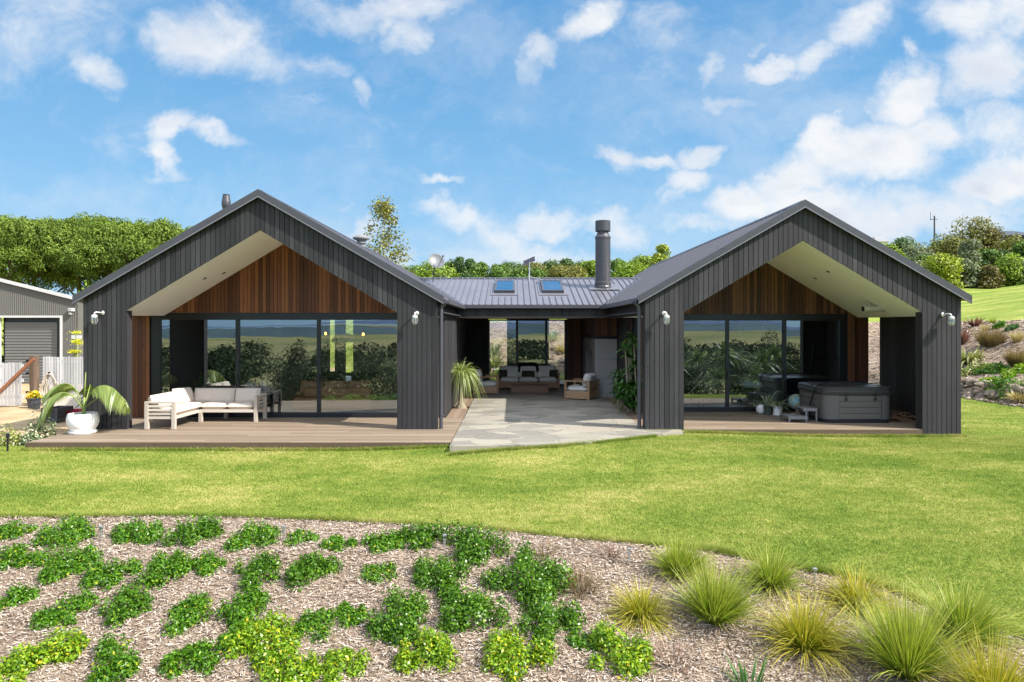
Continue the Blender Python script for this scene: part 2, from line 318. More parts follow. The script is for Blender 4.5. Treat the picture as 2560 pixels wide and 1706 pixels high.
M['cover_green'] = leafy('cover_green', [(0, (.022, .070, .004)), (.3, (.058, .160, .006)), (.7, (.105, .255, .010)), (.93, (.22, .38, .02)), (1, (.42, .42, .03))], 0.36, 0.32, 0.4)
M['cover_lime'] = leafy('cover_lime', [(0, (.05, .12, .006)), (.35, (.14, .28, .010)), (.7, (.27, .41, .015)), (.92, (.48, .50, .025)), (1, (.62, .45, .03))], 0.36, 0.32, 0.4)
M['cover_deep'] = leafy('cover_deep', [(0, (.018, .056, .004)), (.35, (.055, .145, .006)), (.75, (.10, .235, .010)), (1, (.26, .40, .03))], 0.34, 0.3, 0.4)
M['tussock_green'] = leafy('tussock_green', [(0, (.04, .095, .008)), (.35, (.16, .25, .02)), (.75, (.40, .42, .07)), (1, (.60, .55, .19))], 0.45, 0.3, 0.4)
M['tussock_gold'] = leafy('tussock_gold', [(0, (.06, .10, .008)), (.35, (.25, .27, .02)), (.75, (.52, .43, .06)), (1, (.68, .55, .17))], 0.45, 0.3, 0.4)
M['dry_sedge'] = leafy('dry_sedge', [(0, (.10, .05, .035)), (.5, (.26, .16, .12)), (1, (.46, .36, .30))], 0.7, 0.1, 0.2)
M['brown_grass'] = leafy('brown_grass', [(0, (.09, .075, .025)), (.5, (.20, .145, .07)), (.85, (.32, .23, .12)), (1, (.40, .29, .16))], 0.7, 0.2, 0.2)
M['straw_grass'] = leafy('straw_grass', [(0, (.30, .24, .10)), (.5, (.48, .38, .17)), (1, (.62, .52, .28))], 0.7, 0.2, 0.2)
M['palm_leaf'] = leafy('palm_leaf', [(0, (.07, .115, .02)), (.5, (.165, .23, .045)), (1, (.34, .38, .12))], 0.35, 0.25, 0.5)
M['ponytail_leaf'] = leafy('ponytail_leaf', [(0, (.12, .18, .035)), (.5, (.26, .33, .08)), (1, (.50, .54, .24))], 0.4, 0.25, 0.5)
M['shade_leaf'] = leafy('shade_leaf', [(0, (.02, .06, .012)), (.5, (.05, .14, .025)), (.9, (.11, .23, .04)), (1, (.26, .40, .04))], 0.35, 0.25, 0.5)
M['silver_leaf'] = leafy('silver_leaf', [(0, (.14, .17, .09)), (.5, (.26, .30, .18)), (1, (.42, .45, .32))], 0.6, 0.15, 0.3)
M['variegated_leaf'] = leafy('variegated_leaf', [(0, (.04, .09, .04)), (.55, (.12, .18, .08)), (.75, (.48, .50, .30)), (1, (.75, .75, .58))], 0.5, 0.2, 0.3)
M['variegated_yellow'] = leafy('variegated_yellow', [(0, (.06, .10, .03)), (.5, (.20, .25, .06)), (.75, (.45, .44, .12)), (1, (.72, .70, .48))], 0.5, 0.2, 0.3)
M['flax_leaf'] = leafy('flax_leaf', [(0, (.10, .11, .03)), (.45, (.24, .25, .08)), (.8, (.48, .47, .22)), (1, (.62, .60, .36))], 0.45, 0.2, 0.4)
M['purple_leaf'] = leafy('purple_leaf', [(0, (.07, .03, .025)), (.5, (.17, .07, .06)), (.85, (.26, .13, .10)), (1, (.27, .27, .10))], 0.45, 0.2, 0.4)
M['flower_yellow'] = leafy('flower_yellow', [(0, (.62, .46, .02)), (.6, (.85, .60, .02)), (1, (.85, .30, .01))], 0.6, 0.2, 0.2)
M['flower_lime'] = leafy('flower_lime', [(0, (.45, .48, .03)), (1, (.80, .74, .05))], 0.6, 0.3, 0.2)
M['pine_leaf'] = leafy('pine_leaf', [(0, (.040, .075, .012)), (.4, (.105, .165, .022)), (.75, (.195, .27, .036)), (1, (.29, .35, .065))], 0.6, 0.2, 0.25)
def crown(name, c):
    M[name] = leafy(name, [(0, scl(c, .45)), (.45, scl(c, .95)), (.8, scl(c, 1.5)), (1, scl(c, 2.1))], 0.55, 0.22, 0.3)
crown('crown_bright', (.19, .27, .030)); crown('crown_mid', (.115, .19, .035)); crown('crown_dark', (.075, .135, .035))
crown('crown_olive', (.19, .185, .045)); crown('crown_grey', (.20, .225, .125)); crown('crown_yellow', (.27, .32, .035)); crown('crown_brown', (.165, .14, .05))
M['wood_mass'] = M.setdefault('palm_mass', leafy('palm_mass', [(0, (.03, .06, .015)), (.5, (.09, .15, .04)), (1, (.28, .34, .14))], .4, .2, .4)) and leafy('wood_mass', [(0, (.007, .014, .006)), (.5, (.020, .036, .013)), (.9, (.045, .068, .026)), (1, (.09, .115, .045))], 0.7, 0.15, 0.2)

# ------------------------------------------------------------------ geometry helpers
def world_loc(o):
    v = Vector((0, 0, 0))
    while o is not None: v += o.location; o = o.parent
    return v
class MB:
    def __init__(s): s.v = []; s.f = []
    def add(s, vs, fs):
        b = len(s.v); s.v += [tuple(v) for v in vs]; s.f += [tuple(i + b for i in f) for f in fs]; return s
    def box(s, x0, x1, y0, y1, z0, z1):
        return s.add([(x0,y0,z0),(x1,y0,z0),(x1,y1,z0),(x0,y1,z0),(x0,y0,z1),(x1,y0,z1),(x1,y1,z1),(x0,y1,z1)],
                     [(0,3,2,1),(4,5,6,7),(0,1,5,4),(1,2,6,5),(2,3,7,6),(3,0,4,7)])
    def obox(s, c, size, rot=None, ch=0.0):
        """box of the given size about c, turned by a 3x3 matrix; ch chamfers its vertical edges and its top"""
        a, b, h = (k / 2 for k in size); r = rot or Matrix.Identity(3); c = Vector(c)
        if ch <= 0:
            vs = [(-a,-b,-h),(a,-b,-h),(a,b,-h),(-a,b,-h),(-a,-b,h),(a,-b,h),(a,b,h),(-a,b,h)]
            return s.add([c + r @ Vector(v) for v in vs], [(0,3,2,1),(4,5,6,7),(0,1,5,4),(1,2,6,5),(2,3,7,6),(3,0,4,7)])
        def ring(d, z):
            k = ch * 1.0
            A, B = a - d, b - d
            return [(-A+k,-B,z),(A-k,-B,z),(A,-B+k,z),(A,B-k,z),(A-k,B,z),(-A+k,B,z),(-A,B-k,z),(-A,-B+k,z)]
        rs = [ring(ch*.6, -h), ring(0, -h+ch*.7), ring(0, h-ch*.7), ring(ch*.6, h)]
        vs = [c + r @ Vector(v) for q in rs for v in q]; fs = [tuple(range(7, -1, -1)), tuple(range(24, 32))]
        for k in range(3):
            for i in range(8): j = (i+1) % 8; fs.append((k*8+i, k*8+j, k*8+8+j, k*8+8+i))
        return s.add(vs, fs)
    def prism(s, poly, off):
        """extrude a planar polygon by a vector"""
        n = len(poly); o = Vector(off); vs = [Vector(p) for p in poly]; vs += [v + o for v in vs]
        return s.add(vs, [tuple(range(n)), tuple(range(2*n-1, n-1, -1))] + [(i, n+i, n+(i+1) % n, (i+1) % n) for i in range(n)])
    def tube(s, pts, rad, n=8, caps=True):
        pts = [Vector(p) for p in pts]
        if not isinstance(rad, (list, tuple)): rad = [rad] * len(pts)
        vs = []; up = Vector((0.13, 0.21, 1)).normalized()
        for i, p in enumerate(pts):
            t = (pts[min(i+1, len(pts)-1)] - pts[max(i-1, 0)]).normalized()
            u = t.cross(up)
            if u.length < 0.15: u = t.cross(Vector((1, 0.1, 0)))
            u.normalize(); w = t.cross(u)
            for k in range(n):
                a = 2*math.pi*k/n; vs.append(p + (u*math.cos(a) + w*math.sin(a))*rad[i])
        fs = [(i*n+k, i*n+(k+1) % n, (i+1)*n+(k+1) % n, (i+1)*n+k) for i in range(len(pts)-1) for k in range(n)]
        if caps: fs += [tuple(range(n-1, -1, -1)), tuple((len(pts)-1)*n+k for k in range(n))]
        return s.add(vs, fs)
    def lathe(s, prof, c=(0, 0, 0), n=24, rot=None, caps=True):
        r = rot or Matrix.Identity(3); c = Vector(c); m = len(prof)
        vs = [c + r @ Vector((q*math.cos(2*math.pi*k/n), q*math.sin(2*math.pi*k/n), z)) for q, z in prof for k in range(n)]
        fs = [(i*n+k, i*n+(k+1) % n, (i+1)*n+(k+1) % n, (i+1)*n+k) for i in range(m-1) for k in range(n)]
        if caps: fs += [tuple(range(n-1, -1, -1)), tuple((m-1)*n+k for k in range(n))]
        return s.add(vs, fs)
    def build(s, name, m, parent=None, smooth=False, bevel=0.0, local=False):
        me = bpy.data.meshes.new(name)
        vs = s.v
        if parent is not None and not local:
            o = world_loc(parent); vs = [(x-o.x, y-o.y, z-o.z) for x, y, z in vs]
        me.from_pydata(vs, [], s.f); me.update()
        return link(name, me, m, parent, smooth, bevel)
def link(name, me, m, parent=None, smooth=False, bevel=0.0):
    if m is not None: me.materials.append(M[m] if isinstance(m, str) else m)
    ob = bpy.data.objects.new(name, me); col.objects.link(ob)
    if parent is not None: ob.parent = parent
    if smooth:
        me.polygons.foreach_set('use_smooth', [True]*len(me.polygons))
    if bevel > 0:
        b = ob.modifiers.new('bevel', 'BEVEL'); b.width = bevel; b.segments = 2; b.limit_method = 'ANGLE'; b.angle_limit = R(40)
        if smooth: b.harden_normals = False
    return ob
def tag(o, label=None, cat=None, group=None, kind=None):
    if label: o['label'] = label
    if cat: o['category'] = cat
    if group: o['group'] = group
    if kind: o['kind'] = kind
    return o
def thing(name, loc, label, cat, group=None, rz=0.0):
    o = bpy.data.objects.new(name, None); col.objects.link(o); o.empty_display_size = 0.2
    o.location = loc; o.rotation_euler = (0, 0, rz); return tag(o, label, cat, group)
def clone(o, parent=None):
    c = o.copy(); col.objects.link(c)
    if parent is not None: c.parent = parent
    for ch in list(o.children): clone(ch, c)
    return c
def np_mesh(name, V, faces, m, parent=None, rnd=None, smooth=False):
    """fast mesh from an (N,3) array and an (F,k) array of equal-sized faces"""
    me = bpy.data.meshes.new(name); nv = len(V); nf, k = faces.shape
    me.vertices.add(nv); me.vertices.foreach_set('co', np.asarray(V, np.float32).ravel())
    me.loops.add(nf*k); me.loops.foreach_set('vertex_index', faces.astype(np.int32).ravel())
    me.polygons.add(nf); me.polygons.foreach_set('loop_start', np.arange(0, nf*k, k, dtype=np.int32))
    if smooth: me.polygons.foreach_set('use_smooth', np.ones(nf, bool))
    me.update(calc_edges=True)
    if rnd is not None:
        at = me.attributes.new('rnd', 'FLOAT', 'POINT'); at.data.foreach_set('value', np.asarray(rnd, np.float32))
    return link(name, me, m, parent)
def nrm(a): return a / np.maximum(np.linalg.norm(a, axis=-1, keepdims=True), 1e-9)
def leaf_quads(P, N, size, aspect, rg, jitter=0.6, up=None):
    """diamond leaves at P, facing roughly N"""
    n = len(P); N = nrm(N + rg.normal(0, jitter, (n, 3)))
    t = rg.normal(0, 1, (n, 3)) if up is None else np.asarray(up) + rg.normal(0, 0.45, (n, 3))
    t = nrm(t - (t*N).sum(1, keepdims=True)*N); b = np.cross(N, t)
    L = (size*rg.uniform(.7, 1.3, n))[:, None] if np.ndim(size) == 0 else (np.asarray(size)*rg.uniform(.7, 1.3, n))[:, None]
    w = L*aspect
    V = np.stack([P - t*L*.5, P + b*w*.5 + N*L*.06, P + t*L*.5, P - b*w*.5 + N*L*.06], 1).reshape(-1, 3)
    return V, np.arange(4*n).reshape(n, 4)
def blades(root, dirs, length, width, droop, segs, rg, side=None, up_first=0.0):
    """curved tapering strips; droop bends the tip down by droop*length"""
    n = len(root); t = np.linspace(0, 1, segs+1); d = nrm(dirs)
    L = np.broadcast_to(length, (n,)); Wd = np.broadcast_to(width, (n,)); D = np.broadcast_to(droop, (n,))
    pts = root[:, None, :] + d[:, None, :]*(L[:, None]*t[None, :])[:, :, None]
    pts[:, :, 2] -= (D*L)[:, None]*(t**2)[None, :]
    if side is None:
        side = np.cross(d, np.array([0, 0, 1.0])) + rg.normal(0, .25, (n, 3)); side = nrm(side)
    wt = np.where(t < .25, .6 + 1.6*t, 1 - ((t-.25)/.75)**1.6*.97)
    off = side[:, None, :]*(Wd[:, None]*wt[None, :]*.5)[:, :, None]
    V = np.stack([pts - off, pts + off], 2).reshape(-1, 3)
    base = (np.arange(n)*(segs+1)*2)[:, None, None]; k = (np.arange(segs)*2)[None, :, None]
    Fq = (base + k + np.array([0, 1, 3, 2])[None, None, :]).reshape(-1, 4)
    return V, Fq
def rep(r, k): return np.repeat(r, k)
def merge(parts):
    V = []; Fs = []; Rn = []; o = 0
    for v, f, r in parts: V.append(v); Fs.append(f + o); Rn.append(r); o += len(v)
    return np.concatenate(V), np.concatenate(Fs), np.concatenate(Rn)

# ------------------------------------------------------------------ the lie of the land
def sstep(t): t = np.clip(t, 0, 1); return t*t*(3-2*t)
def ground_z(x, y):
    x = np.asarray(x, float); y = np.asarray(y, float)
    z = np.full(np.broadcast(x, y).shape, -0.17)
    z = z - 0.085*np.clip(14 - y, 0, 5) - 0.21*np.clip(9 - y, 0, 9) - 0.10*np.clip(-y, 0, 22)
    s1 = x - 16.0 - 0.25*np.sin(y*.35); s2 = y - 34.0 - 1.1*np.clip(-1.5 - x, 0, 60) + 0.3*np.sin(x*.5)
    s = np.maximum(s1, s2) + .35*np.exp(-np.abs(s1-s2)*.6)
    fade = sstep((y - 2)/12.0)
    z = z + .105*np.exp(-((x-1.9)/4.0)**4)*sstep((y-12.2)/1.5)
    bank = .45*sstep(s/.7) + 2.3*sstep((s-.5)/6.6)*.55 + 2.3*np.clip((s-.5)/6.6, 0, 1)*.45
    bank = bank + .155*np.clip(s - 7, 0, 30) + .02*np.clip(s-37, 0, 40)
    return z + bank*fade
def gz(x, y): return float(ground_z(x, y))
def ground_hit(px, py):
    """the spot on the land that shows at this pixel of the photograph"""
    u = (px - CX)/F; w = (HY - py)/F; y = 3.0
    while y < 140:
        if EYE + w*y <= gz(u*y, y): break
        y += .05
    return Vector((u*y, y, gz(u*y, y)))
def at(px, py, y): return Vector(((px - CX)/F*y, y, EYE + (HY - py)/F*y))

def axis(parts): return np.unique(np.concatenate([np.linspace(*p) for p in parts]))
gx = axis([(-900, -60, 15), (-60, -14, 24), (-14, 14, 90), (14, 30, 65), (30, 90, 31), (90, 900, 15)])
gy = axis([(-260, -30, 20), (-30, 3, 24), (3, 15, 60), (15, 31, 34), (31, 46, 50), (46, 110, 33), (110, 700, 10)])
X, Y = np.meshgrid(gx, gy); Z = ground_z(X, Y)
# behind the camera the meadow lies low and then climbs to the hills
Z = np.where(Y < -60, Z + (-60 - Y)*.012 + 1.5*np.sin(X*.013)*np.clip((-60-Y)/60, 0, 1), Z)
V = np.stack([X, Y, Z], -1).reshape(-1, 3); nx = len(gx); ny = len(gy)
i = np.arange(nx*ny).reshape(ny, nx); Fg = np.stack([i[:-1, :-1], i[:-1, 1:], i[1:, 1:], i[1:, :-1]], -1).reshape(-1, 4)
lw = np_mesh('lawn', V, Fg, 'lawn', smooth=True); lw.data.materials.append(M['far_meadow']); lw.data.polygons.foreach_set('material_index', (V[Fg].mean(1)[:, 1] < -34).astype(np.int32))
tag(lw, 'sunny mown lawn sloping gently down in front of the house', 'lawn', kind='structure')

def patch(name, xs, ys, inside, m, lift, label, cat, kind='structure'):
    X, Y = np.meshgrid(xs, ys); Z = ground_z(X, Y) + lift + .012*np.sin(X*9.1+Y*4.3)*np.sin(Y*7.7-X*2.9)*(1 if lift > .015 else .3)
    V = np.stack([X, Y, Z], -1).reshape(-1, 3); nx, ny = len(xs), len(ys)
    i = np.arange(nx*ny).reshape(ny, nx); Fq = np.stack([i[:-1, :-1], i[:-1, 1:], i[1:, 1:], i[1:, :-1]], -1).reshape(-1, 4)
    c = V[Fq].mean(1); Fq = Fq[inside(c[:, 0], c[:, 1])]
    use = np.unique(Fq); mp = np.full(len(V), -1); mp[use] = np.arange(len(use))
    return tag(np_mesh(name, V[use], mp[Fq], m, smooth=True), label, cat, kind=kind)
# edge of the planting bed, traced as ground points
bed_px = [(-500,1296),(0,1299),(190,1297),(386,1295),(580,1299),(773,1305),(840,1306),(1020,1315),(1205,1326),(1388,1346),(1560,1363),(1666,1374),(1790,1386),(1832,1396),(2027,1432),(2070,1442),(2231,1480),(2320,1523),(2560,1600),(2800,1700),(3200,1900)]
bed_edge = [ground_hit(*p) for p in bed_px]
BEX = np.array([p.x for p in bed_edge]); BEY = np.array([p.y for p in bed_edge])
def bed_y(x): return np.interp(x, BEX, BEY)
def in_bed(x, y): return y < bed_y(x)
patch('garden_bed', np.linspace(-14, 14, 400), np.linspace(3.2, 10.8, 175), in_bed, 'mulch', .016, 'pale wood mulch bed curving along the foot of the lawn', 'garden bed')
def bank_s(x, y):
    s1 = x - 16.0 - 0.25*np.sin(y*.35); s2 = y - 34.0 - 1.1*np.clip(-1.5 - x, 0, 60) + 0.3*np.sin(x*.5)
    return np.maximum(s1, s2) + .35*np.exp(-np.abs(s1-s2)*.6)
def in_bank(x, y): s = bank_s(x, y); return (s > -.1) & (s < 7.1 + .3*np.sin(x*.9) + .3*np.sin(y*.7)) & (y > 13)
patch('mulched_bank', np.linspace(-9, 25, 170), np.linspace(13, 46, 170), in_bank, 'mulch', .02, 'mulched planted bank rising beside and behind the house', 'bank')
patch('gravel_yard', np.linspace(-40, -9.9, 120), np.linspace(14.9, 42, 90), lambda x, y: (x < -9.97) & (y > 15.0 + .35*np.sin(x*1.3)) & (bank_s(x, y) < -1), 'gravel', .006, 'tan gravel yard between the deck and the shed', 'gravel')

# wood chips on the bed and on the bank
def chips(name, n, sampler, L, label):
    x, y = sampler(n); n = len(x); z = ground_z(x, y) + .022 + rng.uniform(0, .022, n)
    d = nrm(np.stack([rng.normal(0, 1, n), rng.normal(0, 1, n)*.8, rng.normal(0, .16, n)], 1)); up = nrm(np.stack([rng.normal(0, .3, n), rng.normal(0, .3, n), np.ones(n)], 1))
    sd = nrm(np.cross(d, up)); ln = rng.uniform(.5, 1.5, n)[:, None]*L; w = ln*rng.uniform(.14, .30, n)[:, None]
    P = np.stack([x, y, z], 1)
    V = np.stack([P-d*ln*.5-sd*w*.5, P+d*ln*.5-sd*w*.35, P+d*ln*.5+sd*w*.4, P-d*ln*.5+sd*w*.5], 1).reshape(-1, 3)
    tag(np_mesh(name, V, np.arange(4*n).reshape(n, 4), 'chip', rnd=rep(rng.random(n), 4)), label, 'mulch', kind='stuff')
def bed_sample(n):
    x = rng.uniform(-10.5, 10.5, n); y = rng.uniform(4.6, 10.6, n); k = in_bed(x, y - .02) & (np.abs(x) < y*.80 + .5); return x[k], y[k]
chips('wood_mulch', 300000, bed_sample, .039, 'loose pale wood chips strewn over the garden bed')
def bank_sample(n):
    x = rng.uniform(-5, 25, n); y = rng.uniform(14, 44, n); k = in_bank(x, y) & (np.abs(x) < y*.80); return x[k], y[k]
chips('bank_mulch', 90000, bank_sample, .13, 'loose wood chips covering the sloping planted bank')

# grass of the lawn
def lawn_ok(x, y):
    ok = ~in_bed(x, y + .01) & ~((x > -10.03) & (x < -1.2) & (y > 14.03)) & ~((x > 3.0) & (x < 10.45) & (y > 15.75))
    ok &= ~((x < -9.9) & (y > 14.7)) & ~((x > -1.3) & (x < 3.3) & (y > np.interp(x, [-1.3, .99, 2.0, 3.3], [13.45, 13.95, 14.4, 15.2])))
    return ok & (bank_s(x, y) < -.05) & (y < 26)
def tri_grass(name, x, y, h, w, label):
    n = len(x); z = ground_z(x, y); a = rng.uniform(0, 6.283, n); ln = rng.normal(0, .55, (n, 2))*h[:, None]
    root = np.stack([x, y, z], 1); sd = np.stack([np.cos(a), np.sin(a), 0*a], 1)*w[:, None]*.5
    V = np.stack([root - sd, root + sd, root + np.stack([ln[:, 0], ln[:, 1], h], 1)], 1).reshape(-1, 3)
    tag(np_mesh(name, V, np.arange(3*n).reshape(n, 3), 'grass_blade', rnd=rep(rng.random(n), 3)), label, 'grass', kind='stuff')
n = 620000; y = 14.6 - 8.2*rng.random(n)**1.1; x = rng.uniform(-1, 1, n)*(y*.78 + .5); k = lawn_ok(x, y)
x1, y1 = x[k], y[k]
y = np.r_[rng.uniform(14, 26, 120000), rng.uniform(14.3, 15.9, 60000)]; x = np.r_[rng.uniform(9.5, 17, 120000), rng.uniform(2.0, 13, 60000)]; k = lawn_ok(x, y) & (x < y*.78+.5); x1 = np.r_[x1, x[k]]; y1 = np.r_[y1, y[k]]
h = rng.uniform(.012, .036, len(x1)); wd = rng.uniform(.007, .014, len(x1))
tri_grass('lawn_grass', x1, y1, h, wd, 'short mown grass blades of the front lawn')
# the taller unclipped fringe along the bed and the deck
xs = np.concatenate([np.interp(np.linspace(0, 1, 60000), np.linspace(0, 1, len(BEX)), BEX)]); xs += rng.normal(0, .02, len(xs))
ys = bed_y(xs) + np.abs(rng.normal(0, .05, len(xs))) - .02; k = (np.abs(xs) < ys*.8 + .5)
xd = np.r_[rng.uniform(-10.1, -1.2, 14000), rng.uniform(3.1, 10.5, 12000)]; yd = np.r_[14.05 - np.abs(rng.normal(0, .03, 14000)), 15.76 - np.abs(rng.normal(0, .03, 12000))]
xp = rng.uniform(-1.25, 3.2, 9000); yp = np.interp(xp, [-1.3, .99, 2.0, 3.3], [13.45, 13.95, 14.4, 15.2]) - np.abs(rng.normal(0, .03, 9000))
xs = np.r_[xs[k], xd, xp]; ys = np.r_[ys[k], yd, yp]
tri_grass('grass_fringe', xs, ys, rng.uniform(.03, .10, len(xs)), rng.uniform(.007, .014, len(xs)), 'longer grass fringe along the edges of bed, deck and patio')

# land behind the camera, seen only mirrored in the sliding doors
def ridge(name, y, base, amp, f, ph, m, label, sh=1.0):
    xs = np.linspace(-3.0*abs(y), 3.0*abs(y), 160); t = xs/abs(y)
    top = base + amp*(.5*np.sin(t*f+ph) + .3*np.sin(t*f*2.3+ph*2) + .2*np.abs(np.sin(t*f*5.1+ph))**sh)
    rows = [np.stack([xs, np.full_like(xs, y*(1-.12*j)), np.where(j == 0, top, -6.0+0*xs)], 1) for j in (2, 1.0, 0)]
    rows[1][:, 2] = top*.55; V = np.concatenate(rows); n = len(xs)
    i = np.arange(n-1); Fq = np.concatenate([np.stack([r*n+i, r*n+i+1, (r+1)*n+i+1, (r+1)*n+i], 1) for r in (0, 1)])
    tag(np_mesh(name, V, Fq, m, smooth=True), label, 'hills', kind='structure')
ridge('far_mountains', -6000, 14, 48, 5.5, 1.2, 'hazy_range', 'distant mountain range painted haze blue, mirrored in the glass doors', .6)
ridge('forest_hills', -520, 1.0, 3.5, 7.0, .4, 'hazy_forest', 'dark forested hills mirrored in the glass doors')
V = np.array([(-4000, -260, -5.), (4000, -260, -5.), (4000, -3000, -8.), (-4000, -3000, -8.)]); tag(np_mesh('far_meadow', V, np.array([[3, 2, 1, 0]]), 'far_meadow'), 'wide pale meadow below the far hills', 'meadow', kind='structure')
P = []; Nn = []
for k in range(44):
    c = np.array([rng.uniform(-26, 30), rng.uniform(-30, -13), 0]); c[2] = gz(c[0], c[1])
    n = 2000; r = rng.uniform(1.3, 2.8); hgt = rng.uniform(-.9, 2.2) - c[2]
    u = nrm(rng.normal(0, 1, (n, 3))); u[:, 2] = np.abs(u[:, 2]); q = u*rng.uniform(.72, 1.0, (n, 1))
    P.append(c + q*np.array([r, r, hgt])); Nn.append(u)
for k in range(60):
    c = np.array([rng.uniform(-90, 110), rng.uniform(-120, -48), 0]); c[2] = gz(c[0], c[1]); r = rng.uniform(3, 7); n = 420
    u = nrm(rng.normal(0, 1, (n, 3))); u[:, 2] = np.abs(u[:, 2]); P.append(c + u*rng.uniform(.75, 1.0, (n, 1))*np.array([r, r*.7, rng.uniform(2.4, 4.0)])); Nn.append(u)
P = np.concatenate(P); Nn = np.concatenate(Nn); V, Fq = leaf_quads(P, Nn, np.where(P[:, 1] < -40, .85, .22), .5, rng)
tag(np_mesh('shrub_belt', V, Fq, 'wood_mass', rnd=rep(rng.random(len(P)), 4)), 'dark belt of shrubs down the slope, mirrored in the glass doors', 'shrubs', kind='stuff')

parts = []
for k, (x, y, z) in enumerate([(12.6, -8.5, -.2), (14.2, -7.5, .25), (15.6, -9.0, -.1), (17.2, -8.2, -.3), (18.6, -9.6, .1), (11.2, -10, -.5), (13.5, -6.5, -1.2), (16.3, -6.8, -1.3)]):
    n = 130; a = rng.uniform(0, 6.283, n); e = rng.uniform(.1, 1.5, n); d = np.stack([np.cos(a)*np.cos(e), np.sin(a)*np.cos(e), np.sin(e)], 1)
    V, Fq = blades(np.tile((x, y, z), (n, 1)), d, rng.uniform(1.1, 1.9, n), .09, rng.uniform(.2, .8, n), 4, rng); parts.append((V, Fq, rep(rng.random(n), 10)))
V, Fq, r_ = merge(parts); tag(np_mesh('spiky_belt', V, Fq, 'palm_mass', rnd=r_), 'spiky green leaves down the slope, mirrored in the east glass doors', 'shrubs', kind='stuff')

# ------------------------------------------------------------------ the house
FY = 15.82                       # front face of the two portals
T30 = 0.577
house = thing('house', (0, FY, 0), 'black timber house of two gabled wings with cedar recesses joined by a low roofed link', 'house')
def clad_x(mb, x0, x1, y, ftop, fbot, pitch=.115, gap=.012, th=.022, splits=()):
    """upright boards on a wall facing -y, from fbot(x) to ftop(x)"""
    n = max(1, round((x1-x0)/pitch)); e = np.linspace(x0, x1, n+1)
    for a, b in zip(e[:-1], e[1:]):
        a += gap/2; b -= gap/2; k = [a] + [s for s in splits if a+.004 < s < b-.004] + [b]
        for p, q in zip(k[:-1], k[1:]):
            if ftop(p)-fbot(p) < .01 and ftop(q)-fbot(q) < .01: continue
            mb.prism([(p, y, fbot(p)), (q, y, fbot(q)), (q, y, max(ftop(q), fbot(q)+.004)), (p, y, max(ftop(p), fbot(p)+.004))], (0, th, 0))
def clad_y(mb, y0, y1, x, ztop, zbot, sgn, pitch=.115, gap=.009, th=.022):
    n = max(1, round((y1-y0)/pitch)); e = np.linspace(y0, y1, n+1)
    for a, b in zip(e[:-1], e[1:]): mb.box(min(x, x+sgn*th), max(x, x+sgn*th), a+gap/2, b-gap/2, zbot, ztop)

